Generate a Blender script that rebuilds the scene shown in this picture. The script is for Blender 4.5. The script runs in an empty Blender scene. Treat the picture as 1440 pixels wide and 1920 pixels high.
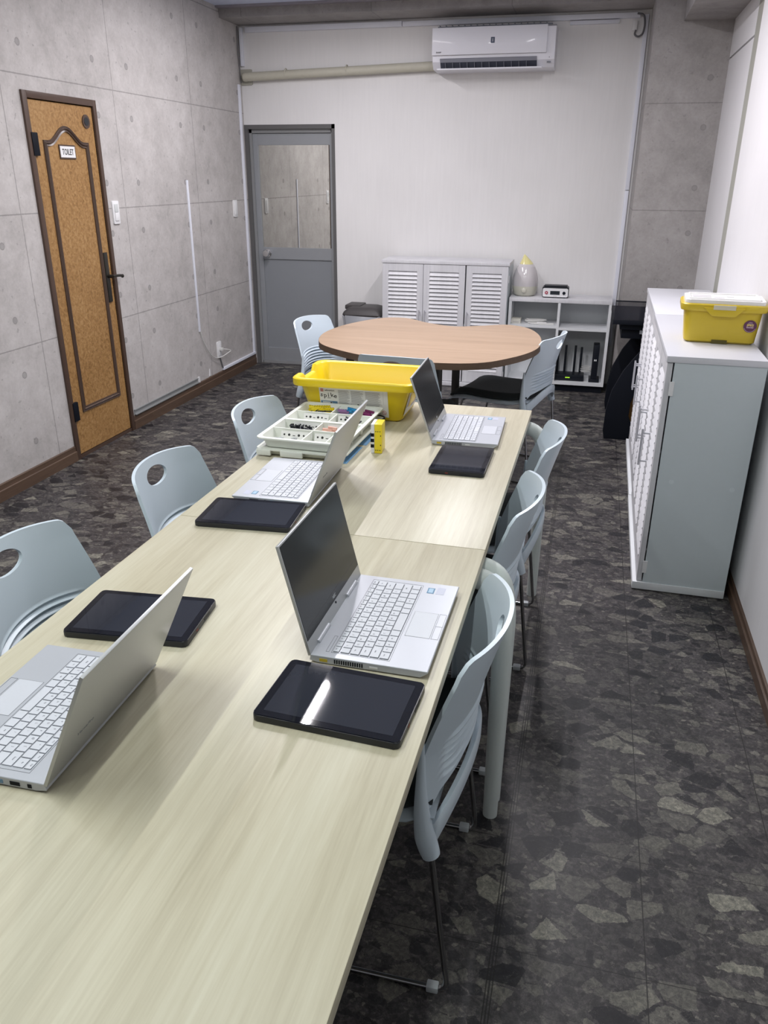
import bpy, bmesh, math, random
from math import sin, cos, pi, radians, sqrt
from mathutils import Matrix, Vector
random.seed(7)
SC = bpy.context.scene
COL = SC.collection

# ------------------------------------------------------------------ camera
H_CAM = 1.485
cam_d = bpy.data.cameras.new('camera'); cam = bpy.data.objects.new('camera', cam_d); COL.objects.link(cam)
cam_d.sensor_fit = 'VERTICAL'; cam_d.sensor_height = 36.0; cam_d.sensor_width = 27.0
cam_d.lens = 1485.6 / 1920 * 36.0
cam_d.clip_start = 0.02
cam.matrix_world = (Matrix.Translation((0, 0, H_CAM)) @ Matrix.Rotation(0.244625, 4, 'Z') @
                    Matrix.Rotation(pi / 2 - 0.401285, 4, 'X') @ Matrix.Rotation(0.005005, 4, 'Z'))
SC.camera = cam

# ------------------------------------------------------------------ world, exposure
w = bpy.data.worlds.new('world'); SC.world = w; w.use_nodes = True
w.node_tree.nodes['Background'].inputs[0].default_value = (0.8, 0.85, 0.9, 1)
w.node_tree.nodes['Background'].inputs[1].default_value = 0.3
SC.view_settings.view_transform = 'Standard'; SC.view_settings.look = 'None'
SC.view_settings.gamma = 1.0; SC.view_settings.exposure = 0.02; SC.view_settings.use_curve_mapping = False

ZC = 2.565          # ceiling height
LAMPS = [  # x, y centre, length, watts, colour
    (-1.17, 3.19, 0.48, 26, (1.0, 0.965, 1.0)),
    (-1.15, 0.75, 1.25, 12.5, (0.94, 1.0, 0.93)),
    (-0.32, 3.9, 1.25, 34, (1.0, 0.965, 1.0)),
    (-0.20, 0.6, 1.25, 12, (0.94, 1.0, 0.95)),
    (-1.75, 4.75, 1.25, 24, (1.0, 0.965, 1.0)),  # unseen extra lamp, added to fill and even out the far light
    (-1.90, 1.2, 1.25, 10, (0.97, 1.0, 1.0)),  # added fill lamp out of view, evens the light on the left side
]

# ------------------------------------------------------------------ materials
MATS = {}
def mat(name, col, rough=0.5, metal=0.0, spec=0.5, coat=0.0, alpha=1.0, bump=0.0, bscale=200, trans=0.0, emit=None, es=0, var=0.0):
    if name in MATS: return MATS[name]
    m = bpy.data.materials.new(name); m.use_nodes = True; nt = m.node_tree; b = nt.nodes['Principled BSDF']
    b.inputs['Base Color'].default_value = (*col, 1); b.inputs['Roughness'].default_value = rough
    b.inputs['Metallic'].default_value = metal; b.inputs['Specular IOR Level'].default_value = spec
    b.inputs['Coat Weight'].default_value = coat; b.inputs['Coat Roughness'].default_value = 0.08
    b.inputs['Alpha'].default_value = alpha; b.inputs['Transmission Weight'].default_value = trans
    if emit: b.inputs['Emission Color'].default_value = (*emit, 1); b.inputs['Emission Strength'].default_value = es
    tc = nt.nodes.new('ShaderNodeTexCoord')
    n = nt.nodes.new('ShaderNodeTexNoise'); n.inputs['Scale'].default_value = bscale; n.inputs['Detail'].default_value = 3
    nt.links.new(tc.outputs['Object'], n.inputs['Vector'])
    v = max(var, 0.02)
    mr = nt.nodes.new('ShaderNodeMapRange'); nt.links.new(n.outputs['Fac'], mr.inputs[0])
    mr.inputs[3].default_value = 1 - v; mr.inputs[4].default_value = 1 + v
    mx = nt.nodes.new('ShaderNodeVectorMath'); mx.operation = 'SCALE'; mx.inputs[0].default_value = col
    nt.links.new(mr.outputs[0], mx.inputs['Scale']); nt.links.new(mx.outputs[0], b.inputs['Base Color'])
    if bump:
        bp = nt.nodes.new('ShaderNodeBump'); bp.inputs['Strength'].default_value = bump; bp.inputs['Distance'].default_value = 0.002
        nt.links.new(n.outputs['Fac'], bp.inputs['Height']); nt.links.new(bp.outputs[0], b.inputs['Normal'])
    MATS[name] = m; return m

class NT:
    """small helper for node trees"""
    def __init__(s, m): s.nt = m.node_tree; s.b = s.nt.nodes['Principled BSDF']
    def node(s, t, **k):
        n = s.nt.nodes.new('ShaderNode' + t)
        for a, v in k.items(): setattr(n, a, v)
        return n
    def link(s, a, b): s.nt.links.new(a, b)
    def setin(s, sock, v):
        if hasattr(v, 'is_linked') or hasattr(v, 'links'): s.link(v, sock)
        else: sock.default_value = v
    def math(s, op, a, b=0.0, c=0.0):
        n = s.node('Math', operation=op); s.setin(n.inputs[0], a); s.setin(n.inputs[1], b); s.setin(n.inputs[2], c); return n.outputs[0]
    def noise(s, vec, scale, detail=4, rough=0.55, dist=0.0):
        n = s.node('TexNoise'); s.link(vec, n.inputs['Vector']); n.inputs['Scale'].default_value = scale
        n.inputs['Detail'].default_value = detail; n.inputs['Roughness'].default_value = rough; n.inputs['Distortion'].default_value = dist
        return n
    def ramp(s, fac, stops, interp='LINEAR'):
        n = s.node('ValToRGB'); n.color_ramp.interpolation = interp; e = n.color_ramp.elements
        while len(e) < len(stops): e.new(0.5)
        for i, (p, c) in enumerate(stops): e[i].position = p; e[i].color = (*c, 1) if len(c) == 3 else c
        s.link(fac, n.inputs[0]); return n.outputs[0]
    def mix(s, f, a, b, blend='MIX'):
        n = s.node('Mix', data_type='RGBA', blend_type=blend)
        s.setin(n.inputs[0], f)
        for i, v in ((6, a), (7, b)):
            if isinstance(v, tuple): n.inputs[i].default_value = (*v, 1) if len(v) == 3 else v
            else: s.link(v, n.inputs[i])
        return n.outputs[2]
    def coords(s):
        tc = s.node('TexCoord'); sp = s.node('SeparateXYZ'); s.link(tc.outputs['Object'], sp.inputs[0])
        return tc.outputs['Object'], sp.outputs

def new_mat(name, rough=0.5):
    m = bpy.data.materials.new(name); m.use_nodes = True; n = NT(m); n.b.inputs['Roughness'].default_value = rough; MATS[name] = m
    return m, n

def periodic(n, v, off, per):   # signed distance to nearest multiple
    a = n.math('SUBTRACT', v, off); a = n.math('DIVIDE', a, per); a = n.math('ADD', a, 0.5)
    a = n.math('FRACT', a); a = n.math('SUBTRACT', a, 0.5); return n.math('MULTIPLY', a, per)

def concrete(name, ax, hoff, zoff=1.305, hper=0.951, zper=0.615, k=1.0, dots=True):
    k = k * 1.2
    m, n = new_mat(name, 0.75)
    vec, s = n.coords(); h = s[ax]; z = s[2]
    big = n.noise(vec, 1.7, 5, 0.6); mid = n.noise(vec, 9, 6, 0.7, 0.3); fine = n.noise(vec, 60, 4, 0.7)
    f = n.math('ADD', n.math('MULTIPLY', big.outputs[0], 0.35), n.math('ADD', n.math('MULTIPLY', mid.outputs[0], 0.45), n.math('MULTIPLY', fine.outputs[0], 0.2)))
    c = n.ramp(f, [(0.34, (0.30 * k, 0.285 * k, 0.275 * k)), (0.5, (0.40 * k, 0.38 * k, 0.37 * k)), (0.66, (0.49 * k, 0.47 * k, 0.46 * k))])
    # small pits
    sp = n.noise(vec, 38, 2, 0.5); pit = n.math('GREATER_THAN', sp.outputs[0], 0.70)
    c = n.mix(n.math('MULTIPLY', pit, 0.35), c, (0.17, 0.165, 0.16))
    dh = periodic(n, h, hoff, hper); dz = periodic(n, z, zoff, zper)
    ah = n.math('ABSOLUTE', dh); az = n.math('ABSOLUTE', dz)
    wob = n.math('MULTIPLY', n.math('SUBTRACT', fine.outputs[0], 0.5), 0.003)
    line = n.math('MINIMUM', ah, az); line = n.math('ADD', line, wob)
    lm = n.math('LESS_THAN', line, 0.0030)
    c = n.mix(n.math('MULTIPLY', lm, 0.55), c, (0.15, 0.145, 0.14))
    if dots:
        x = n.math('SUBTRACT', ah, 0.172); y = n.math('SUBTRACT', az, 0.135)
        r = n.math('SQRT', n.math('ADD', n.math('MULTIPLY', x, x), n.math('MULTIPLY', y, y)))
        dm = n.math('LESS_THAN', r, 0.017)
        rim = n.math('LESS_THAN', n.math('ABSOLUTE', n.math('SUBTRACT', r, 0.0155)), 0.003)
        c = n.mix(n.math('MULTIPLY', dm, 0.5), c, (0.20, 0.195, 0.19))
        c = n.mix(n.math('MULTIPLY', rim, 0.25), c, (0.15, 0.14, 0.14))
    n.link(c, n.b.inputs['Base Color'])
    bp = n.node('Bump'); bp.inputs['Strength'].default_value = 0.15; bp.inputs['Distance'].default_value = 0.003
    n.link(mid.outputs[0], bp.inputs['Height']); n.link(bp.outputs[0], n.b.inputs['Normal'])
    return m

def floor_mat():
    m, n = new_mat('stone floor tile', 0.42)
    vec, s = n.coords()
    wn = n.noise(vec, 30, 5, 0.7)
    warp = n.node('VectorMath', operation='SCALE'); n.link(wn.outputs['Color'], warp.inputs[0]); warp.inputs['Scale'].default_value = 0.022
    wv = n.node('VectorMath', operation='ADD'); n.link(vec, wv.inputs[0]); n.link(warp.outputs[0], wv.inputs[1])
    def chips(scale, rot, sx, sy, off):
        mp = n.node('Mapping'); mp.inputs['Scale'].default_value = (sx, sy, 1.0); mp.inputs['Rotation'].default_value = (0, 0, rot); mp.inputs['Location'].default_value = (off, off * .7, 0)
        n.link(wv.outputs[0], mp.inputs[0]); v = mp.outputs[0]
        a = n.node('TexVoronoi', feature='F1', voronoi_dimensions='2D'); a.inputs['Scale'].default_value = scale; n.link(v, a.inputs['Vector'])
        e = n.node('TexVoronoi', feature='DISTANCE_TO_EDGE', voronoi_dimensions='2D'); e.inputs['Scale'].default_value = scale; n.link(v, e.inputs['Vector'])
        sp = n.node('SeparateColor'); n.link(a.outputs['Color'], sp.inputs[0])
        return sp.outputs, e.outputs[0]
    base = n.noise(vec, 24, 9, 0.78, 0.8)
    c = n.ramp(base.outputs[0], [(0.32, (0.014, 0.013, 0.014)), (0.47, (0.042, 0.038, 0.040)), (0.58, (0.075, 0.069, 0.070)), (0.72, (0.15, 0.14, 0.132))])
    for sc_, rot, sx, sy, off, thr, edge, amt, st in (
        (85, .9, 1, 1.3, 3.1, .55, .10, .65, [(0.0, (0.016, 0.015, 0.017)), (0.4, (0.045, 0.042, 0.044)), (0.75, (0.10, 0.095, 0.088)), (1.0, (0.20, 0.19, 0.165))]),
        (30, -.5, 1, 1.5, 7.7, .58, .07, .82, [(0.0, (0.008, 0.008, 0.011)), (0.3, (0.024, 0.023, 0.026)), (0.6, (0.080, 0.076, 0.072)), (1.0, (0.155, 0.15, 0.13))]),
        (13.5, .35, 1, 1.45, 1.3, .66, .075, .9, [(0.0, (0.005, 0.005, 0.008)), (0.36, (0.010, 0.010, 0.014)), (0.40, (0.095, 0.090, 0.083)), (0.8, (0.145, 0.14, 0.12)), (1.0, (0.235, 0.23, 0.19))])):
        r, e = chips(sc_, rot, sx, sy, off)
        ms = n.math('MULTIPLY', n.math('GREATER_THAN', r[0], thr), n.math('GREATER_THAN', e, edge))
        c = n.mix(n.math('MULTIPLY', ms, amt), c, n.ramp(r[1], st))
    det = n.noise(vec, 75, 7, 0.8, 0.6)
    tint = n.ramp(det.outputs[0], [(0.34, (0.42, 0.42, 0.44)), (0.5, (0.92, 0.91, 0.91)), (0.66, (1.75, 1.7, 1.65))])
    c = n.mix(1.0, c, tint, 'MULTIPLY')
    cr = n.noise(vec, 16, 4, 0.6, 2.8); cm = n.math('LESS_THAN', n.math('ABSOLUTE', n.math('SUBTRACT', cr.outputs[0], 0.5)), 0.006)
    c = n.mix(n.math('MULTIPLY', cm, 0.6), c, (0.010, 0.010, 0.010))
    cr = n.noise(vec, 19, 4, 0.6, 3.5); cm = n.math('LESS_THAN', n.math('ABSOLUTE', n.math('SUBTRACT', cr.outputs[0], 0.42)), 0.003)
    c = n.mix(n.math('MULTIPLY', cm, 0.5), c, (0.28, 0.27, 0.23))
    dx = n.math('ABSOLUTE', periodic(n, s[0], -0.055, 0.305)); dy = n.math('ABSOLUTE', periodic(n, s[1], 2.11, 0.305))
    lm = n.math('LESS_THAN', n.math('MINIMUM', dx, n.math('MULTIPLY', dy, 1.4)), 0.0014)
    c = n.mix(n.math('MULTIPLY', lm, 0.85), c, (0.008, 0.007, 0.007))
    wd = n.math('ABSOLUTE', n.math('ADD', s[0], 0.055)); wm = n.math('LESS_THAN', wd, 0.0075); we = n.math('GREATER_THAN', wd, 0.0050)
    c = n.mix(n.math('MULTIPLY', n.math('MULTIPLY', wm, we), 0.85), c, (0.008, 0.007, 0.006))
    n.link(c, n.b.inputs['Base Color'])
    rr = n.node('MapRange'); n.link(base.outputs[0], rr.inputs[0]); rr.inputs[3].default_value = 0.36; rr.inputs[4].default_value = 0.58
    n.link(rr.outputs[0], n.b.inputs['Roughness'])
    bp = n.node('Bump'); bp.inputs['Strength'].default_value = 0.12; bp.inputs['Distance'].default_value = 0.001
    n.link(base.outputs[0], bp.inputs['Height']); n.link(bp.outputs[0], n.b.inputs['Normal'])
    return m

def wood(name, dark, mid, light, axis=1, scale=1.0, rough=0.4, coat=0.0):
    m, n = new_mat(name, rough)
    vec, s = n.coords()
    def st(a, b):
        mp = n.node('Mapping'); sc = [b * scale] * 3; sc[axis] = a * scale; mp.inputs['Scale'].default_value = sc; n.link(vec, mp.inputs[0]); return mp.outputs[0]
    a = n.noise(st(0.55, 7), 1.0, 5, 0.6, 0.4); b = n.noise(st(2.0, 60), 1.0, 4, 0.65, 0.2); c3 = n.noise(st(14, 260), 1.0, 2, 0.5)
    f = n.math('ADD', n.math('MULTIPLY', a.outputs[0], 0.5), n.math('ADD', n.math('MULTIPLY', b.outputs[0], 0.35), n.math('MULTIPLY', c3.outputs[0], 0.15)))
    c = n.ramp(f, [(0.33, dark), (0.5, mid), (0.66, light)])
    n.link(c, n.b.inputs['Base Color']); n.b.inputs['Coat Weight'].default_value = coat
    return m

def wall_paper(name, col, ax, gap=None):
    m, n = new_mat(name, 0.6)
    vec, s = n.coords()
    mp = n.node('Mapping'); mp.inputs['Scale'].default_value = (60, 60, 4); n.link(vec, mp.inputs[0])
    a = n.noise(mp.outputs[0], 1.0, 4, 0.6); b = n.noise(vec, 0.9, 3, 0.5)
    f = n.math('ADD', n.math('MULTIPLY', a.outputs[0], 0.22), n.math('MULTIPLY', b.outputs[0], 0.78))
    lo = tuple(x * 0.93 for x in col); hi = tuple(min(1, x * 1.05) for x in col)
    c = n.ramp(f, [(0.35, lo), (0.65, hi)])
    n.link(c, n.b.inputs['Base Color'])
    bp = n.node('Bump'); bp.inputs['Strength'].default_value = 0.18; bp.inputs['Distance'].default_value = 0.001
    n.link(a.outputs[0], bp.inputs['Height']); n.link(bp.outputs[0], n.b.inputs['Normal'])
    return m

M_FLOOR = floor_mat()
M_CONL = concrete('concrete pattern wallpaper left', 1, 4.495)
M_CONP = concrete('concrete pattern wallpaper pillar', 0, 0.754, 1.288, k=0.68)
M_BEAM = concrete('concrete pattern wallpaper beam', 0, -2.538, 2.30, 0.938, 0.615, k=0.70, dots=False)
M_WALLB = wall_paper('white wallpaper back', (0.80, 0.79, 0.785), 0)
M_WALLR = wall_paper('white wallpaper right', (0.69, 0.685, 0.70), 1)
M_CEIL = mat('ceiling panel', (0.62, 0.68, 0.85), 0.5)
M_ASH = wood('ash laminate', (0.42, 0.375, 0.265), (0.54, 0.50, 0.375), (0.63, 0.60, 0.475), 1, 1.0, 0.38)
M_OAK = wood('oak laminate', (0.27, 0.180, 0.115), (0.365, 0.250, 0.165), (0.43, 0.305, 0.21), 0, 1.3, 0.36)
M_OAKE = wood('oak edge', (0.20, 0.135, 0.09), (0.26, 0.18, 0.125), (0.30, 0.21, 0.15), 0, 1.3, 0.5)
M_BASE = wood('dark brown skirting', (0.060, 0.036, 0.024), (0.095, 0.058, 0.038), (0.13, 0.080, 0.052), 1, 1.0, 0.45)
M_CABW = wood('white grained cabinet laminate', (0.58, 0.58, 0.61), (0.665, 0.665, 0.695), (0.75, 0.75, 0.775), 2, 1.2, 0.45)
M_CABS = mat('smooth cabinet side laminate', (0.60, 0.66, 0.69), 0.38, bump=0.03, bscale=60)
M_SHELF = mat('white shelf laminate', (0.74, 0.76, 0.78), 0.45, bump=0.04, bscale=80)
M_DOOR = None
def door_mat():
    m, n = new_mat('mottled golden brown door', 0.5)
    vec, s = n.coords(); a = n.noise(vec, 55, 4, 0.6, 0.8); b = n.noise(vec, 3, 3)
    f = n.math('ADD', n.math('MULTIPLY', a.outputs[0], 0.75), n.math('MULTIPLY', b.outputs[0], 0.25))
    c = n.ramp(f, [(0.36, (0.235, 0.120, 0.036)), (0.5, (0.34, 0.186, 0.064)), (0.64, (0.42, 0.250, 0.100))])
    n.link(c, n.b.inputs['Base Color']); return m
M_DOOR = door_mat()
M_DBRN = mat('dark brown door trim', (0.075, 0.045, 0.032), 0.4, var=0.1, bscale=30)
M_BRONZE = mat('dark bronze', (0.045, 0.042, 0.035), 0.35, 0.6)
M_BLACK = mat('matt black', (0.0045, 0.006, 0.011), 0.6, spec=.2)
M_BLKP = mat('black plastic', (0.006, 0.008, 0.014), 0.4, spec=.35)
M_ALU = mat('grey aluminium door', (0.33, 0.345, 0.365), 0.42, 0.25, var=0.03, bscale=20)
M_ALUP = mat('grey door panel', (0.25, 0.265, 0.285), 0.5, 0.0, var=0.03, bscale=10)
M_ALUD = mat('dark grey frame', (0.12, 0.118, 0.118), 0.5)
M_MIRR = mat('reflective door glass', (0.74, 0.74, 0.70), 0.015, 1.0)
M_WHITE = mat('white plastic', (0.80, 0.80, 0.81), 0.35)
M_TRUNK = mat('white cable trunking', (0.78, 0.80, 0.88), 0.4)
M_ACW = mat('glossy white air conditioner', (0.80, 0.80, 0.85), 0.42, coat=0.08)
M_ACG = mat('grey air conditioner grille', (0.16, 0.17, 0.20), 0.5)
M_PIPE = mat('beige pipe tape', (0.55, 0.53, 0.44), 0.6, bump=0.5, bscale=40, var=0.05)
M_CHAIR = mat('pale chair plastic', (0.60, 0.69, 0.765), 0.34, bump=0.05, bscale=900)
M_CUSH = mat('charcoal seat fabric', (0.020, 0.026, 0.028), 0.85, bump=0.5, bscale=1200)
M_CHROME = mat('dark chrome', (0.36, 0.36, 0.37), 0.16, 1.0)
M_CHROMEB = mat('bright chrome', (0.75, 0.75, 0.76), 0.12, 1.0)
M_CLIP = mat('translucent grey clip', (0.45, 0.48, 0.50), 0.4)
M_LEG = mat('off white table leg', (0.66, 0.72, 0.70), 0.35)
M_LEGG = mat('dark grey table leg', (0.07, 0.065, 0.06), 0.5)
M_SILV = mat('laptop silver', (0.50, 0.52, 0.57), 0.36, 0.2, bump=0.02, bscale=1500)
M_SILVD = mat('laptop lid silver', (0.50, 0.51, 0.52), 0.40, 0.45)
M_KEY = mat('laptop key', (0.62, 0.64, 0.70), 0.45)
M_KEYG = mat('key gap grey', (0.13, 0.14, 0.16), 0.5)
M_KTXT = mat('key lettering grey', (0.22, 0.23, 0.27), 0.6)
M_SCREEN = mat('dark screen glass', (0.012, 0.014, 0.015), 0.16, spec=0.4)
M_SCREENT = mat('tablet display glass', (0.024, 0.027, 0.038), 0.03, spec=0.6)
M_TAB = mat('tablet body black', (0.012, 0.014, 0.020), 0.35)
M_TABB = mat('tablet bezel glass', (0.007, 0.008, 0.013), 0.03, spec=0.45)
M_YEL = mat('yellow bin plastic', (0.83, 0.62, 0.015), 0.33, bump=0.03, bscale=300)
M_YEL2 = mat('yellow brick plastic', (0.86, 0.68, 0.02), 0.3)
M_PAPER = mat('white paper', (0.80, 0.79, 0.77), 0.6)
M_PTXT = mat('grey print', (0.42, 0.41, 0.40), 0.7)
M_PBLK = mat('black print', (0.03, 0.03, 0.03), 0.7)
M_PBLUE = mat('blue print', (0.14, 0.27, 0.42), 0.6)
M_PRED = mat('red print', (0.50, 0.06, 0.05), 0.6)
M_PURP = mat('purple sticker', (0.115, 0.035, 0.085), 0.5)
M_TRAY = mat('cream white tray plastic', (0.80, 0.82, 0.76), 0.38)
M_LID = mat('white translucent lid', (0.84, 0.83, 0.82), 0.3)
M_BLUE = mat('bright blue brick', (0.03, 0.30, 0.62), 0.35)
M_VIOL = mat('violet brick', (0.28, 0.14, 0.32), 0.4)
M_MAG = mat('dark magenta brick', (0.20, 0.02, 0.12), 0.4)
M_PEACH = mat('peach brick', (0.75, 0.42, 0.34), 0.4)
M_BLUEC = mat('blue card', (0.14, 0.32, 0.56), 0.55)
M_SMOKE = mat('smoked acrylic', (0.02, 0.02, 0.03), 0.08, alpha=0.42)
M_WOODR = mat('raw orange brown wood', (0.42, 0.21, 0.06), 0.6, var=0.1, bscale=12)
M_HUMID = mat('pearly humidifier tank', (0.62, 0.59, 0.60), 0.12, coat=0.5)
M_HUMY = mat('pale yellow cap', (0.78, 0.72, 0.34), 0.2, coat=0.5)
M_HUMB = mat('cream humidifier base', (0.62, 0.61, 0.52), 0.25)
M_BAGG = mat('grey bin bag film', (0.38, 0.39, 0.42), 0.3, bump=0.6, bscale=25)
M_BIN = mat('grey bin', (0.28, 0.29, 0.31), 0.45)
M_BINL = mat('dark taupe bin lid', (0.055, 0.050, 0.050), 0.5)
M_LED = mat('lit lamp diffuser', (0.9, 0.9, 0.9), 0.4, emit=(1, 0.98, 1), es=6)
M_GLOWG = mat('green lettering glow', (0.3, 0.6, 0.02), 0.5, emit=(0.55, 1.0, 0.05), es=0.7)
M_GLOWW = mat('small white indicator', (0.7, 0.7, 0.7), 0.5, emit=(1, 1, 1), es=0.5)
M_STRIP = mat('beige grey wall joint strip', (0.36, 0.36, 0.32), 0.6)
M_LCD = mat('dark lcd', (0.03, 0.035, 0.04), 0.2)
M_CABLE = mat('white cable', (0.66, 0.66, 0.64), 0.5)
M_CABG = mat('grey cable', (0.14, 0.14, 0.15), 0.5)
M_TAN = mat('tan tape roll', (0.48, 0.38, 0.26), 0.6)

# ------------------------------------------------------------------ mesh helpers
def BM(): return bmesh.new()
def fin(name, bm, m, parent=None, smooth=35, loc=None, M=None, label=None):
    bmesh.ops.recalc_face_normals(bm, faces=bm.faces[:])
    me = bpy.data.meshes.new(name); bm.to_mesh(me); bm.free()
    return link(name, me, m, parent, smooth, loc, M, label)
def link(name, me, m, parent=None, smooth=35, loc=None, M=None, label=None):
    o = bpy.data.objects.new(name, me); COL.objects.link(o)
    if m and not me.materials:
        for x in (m if isinstance(m, (list, tuple)) else [m]): me.materials.append(x)
    if smooth:
        me.polygons.foreach_set('use_smooth', [True] * len(me.polygons))
        me.set_sharp_from_angle(angle=radians(smooth))
    if parent: o.parent = parent
    if M is not None: o.matrix_local = M
    elif loc: o.location = loc
    if label: o['label'] = label
    return o
def tag(o, label, cat, group=None):
    o['label'] = label; o['category'] = cat
    if group: o['group'] = group
    return o
def thing(name, label, cat, loc=(0, 0, 0), rz=0.0, group=None):
    o = bpy.data.objects.new(name, None); COL.objects.link(o); o.location = loc; o.rotation_euler = (0, 0, rz)
    o.empty_display_size = 0.05
    return tag(o, label, cat, group)
def struct(name, bm, m, **k):
    o = fin(name, bm, m, **k); o['kind'] = 'structure'; return o
def box(bm, x0, x1, y0, y1, z0, z1, bev=0.0, M=None, mi=0):
    r = bmesh.ops.create_cube(bm, size=1.0); vs = r['verts']
    for v in vs: v.co = Vector((x0 + (v.co.x + .5) * (x1 - x0), y0 + (v.co.y + .5) * (y1 - y0), z0 + (v.co.z + .5) * (z1 - z0)))
    fs = list({f for v in vs for f in v.link_faces})
    if bev > 0:
        es = list({e for v in vs for e in v.link_edges})
        rb = bmesh.ops.bevel(bm, geom=es, offset=bev, segments=2, affect='EDGES', profile=0.6)
        vs = list({v for f in rb['faces'] for v in f.verts} | {v for v in vs if v.is_valid}); fs = list({f for v in vs for f in v.link_faces})
    for f in fs: f.material_index = mi
    if M is not None:
        for v in vs: v.co = M @ v.co
    return vs
def cyl(bm, p0, p1, r0, r1=None, n=16, cap=True, mi=0):
    p0 = Vector(p0); p1 = Vector(p1); r1 = r0 if r1 is None else r1
    d = (p1 - p0).normalized(); a = d.orthogonal().normalized(); b = d.cross(a)
    A = [bm.verts.new(p0 + (a * cos(2 * pi * i / n) + b * sin(2 * pi * i / n)) * r0) for i in range(n)]
    B = [bm.verts.new(p1 + (a * cos(2 * pi * i / n) + b * sin(2 * pi * i / n)) * r1) for i in range(n)]
    fs = [bm.faces.new((A[i], A[(i + 1) % n], B[(i + 1) % n], B[i])) for i in range(n)]
    if cap: fs += [bm.faces.new(A[::-1]), bm.faces.new(B)]
    for f in fs: f.material_index = mi
def smooth_path(pts, seg=8):
    P = [Vector(p) for p in pts]; out = []
    for i in range(len(P) - 1):
        p0 = P[max(i - 1, 0)]; p1 = P[i]; p2 = P[i + 1]; p3 = P[min(i + 2, len(P) - 1)]
        for k in range(seg):
            t = k / seg
            out.append(0.5 * ((2 * p1) + (p2 - p0) * t + (2 * p0 - 5 * p1 + 4 * p2 - p3) * t * t + (3 * p1 - p0 - 3 * p2 + p3) * t ** 3))
    out.append(P[-1]); return out
def fillet(pts, r, seg=5):
    P = [Vector(p) for p in pts]; out = [P[0]]
    for i in range(1, len(P) - 1):
        a = (P[i - 1] - P[i]); b = (P[i + 1] - P[i]); ra = min(r, a.length * .45, b.length * .45)
        A = P[i] + a.normalized() * ra; B = P[i] + b.normalized() * ra
        for k in range(seg + 1):
            t = k / seg; out.append((1 - t) ** 2 * A + 2 * t * (1 - t) * P[i] + t * t * B)
    out.append(P[-1]); return out
def tube(bm, pts, r, n=8, cap=True, closed=False):
    P = [Vector(p) for p in pts]; L = len(P); rings = []
    rad = r if isinstance(r, (list, tuple)) else [r] * L
    t = (P[1] - P[0]).normalized(); a = t.orthogonal().normalized()
    for i in range(L):
        if closed: t = (P[(i + 1) % L] - P[i - 1]).normalized()
        elif i == 0: t = (P[1] - P[0]).normalized()
        elif i == L - 1: t = (P[-1] - P[-2]).normalized()
        else: t = (P[i + 1] - P[i - 1]).normalized()
        a = (a - t * a.dot(t)).normalized(); b = t.cross(a)
        rings.append([bm.verts.new(P[i] + (a * cos(2 * pi * k / n) + b * sin(2 * pi * k / n)) * rad[i]) for k in range(n)])
    for i in range(L if closed else L - 1):
        A = rings[i]; B = rings[(i + 1) % L]
        for k in range(n): bm.faces.new((A[k], A[(k + 1) % n], B[(k + 1) % n], B[k]))
    if cap and not closed: bm.faces.new(rings[0][::-1]); bm.faces.new(rings[-1])
def lathe(bm, prof, n=32, c=(0, 0, 0), sx=1.0, sy=1.0):
    c = Vector(c); rings = []
    for (r, z) in prof:
        if r < 1e-6: rings.append([bm.verts.new(c + Vector((0, 0, z)))])
        else: rings.append([bm.verts.new(c + Vector((cos(2 * pi * k / n) * r * sx, sin(2 * pi * k / n) * r * sy, z))) for k in range(n)])
    for A, B in zip(rings, rings[1:]):
        for k in range(n):
            if len(A) == 1 and len(B) == 1: continue
            if len(A) == 1: bm.faces.new((A[0], B[k], B[(k + 1) % n]))
            elif len(B) == 1: bm.faces.new((A[k], A[(k + 1) % n], B[0]))
            else: bm.faces.new((A[k], A[(k + 1) % n], B[(k + 1) % n], B[k]))
def prism(bm, pts, z0, z1, M=None, mi=0, bev=0.0):
    M = M or Matrix.Identity(4)
    A = [bm.verts.new(M @ Vector((p[0], p[1], z0))) for p in pts]; B = [bm.verts.new(M @ Vector((p[0], p[1], z1))) for p in pts]
    n = len(pts); fs = [bm.faces.new((A[i], A[(i + 1) % n], B[(i + 1) % n], B[i])) for i in range(n)]
    t1 = bm.faces.new(A[::-1]); t2 = bm.faces.new(B); fs += [t1, t2]
    for f in fs: f.material_index = mi
    if bev:
        es = list(set(t1.edges) | set(t2.edges)); bmesh.ops.bevel(bm, geom=es, offset=bev, segments=2, affect='EDGES', profile=0.6)
def rrect(x0, x1, y0, y1, r, n=5):
    out = []
    for cx, cy, a0 in ((x1 - r, y1 - r, 0), (x0 + r, y1 - r, 90), (x0 + r, y0 + r, 180), (x1 - r, y0 + r, 270)):
        for k in range(n + 1):
            a = radians(a0 + 90 * k / n); out.append((cx + r * cos(a), cy + r * sin(a)))
    return out
def frame(o, x, y):   # matrix with origin, x dir, y dir
    x = Vector(x).normalized(); z = x.cross(Vector(y)).normalized(); y = z.cross(x)
    m = Matrix.Identity(4)
    for i in range(3): m[i][0] = x[i]; m[i][1] = y[i]; m[i][2] = z[i]; m[i][3] = o[i]
    return m
GLY = {}
def text_mesh(s, size, depth=0.0004, align='CENTER', bold=0.0):
    c = bpy.data.curves.new('t', 'FONT'); c.body = s; c.size = size; c.extrude = depth; c.align_x = align; c.align_y = 'CENTER'; c.resolution_u = 3; c.offset = bold
    o = bpy.data.objects.new('t', c); COL.objects.link(o)
    dg = bpy.context.evaluated_depsgraph_get(); me = bpy.data.meshes.new_from_object(o.evaluated_get(dg))
    bpy.data.objects.remove(o); bpy.data.curves.remove(c); me.materials.clear(); return me
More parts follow.
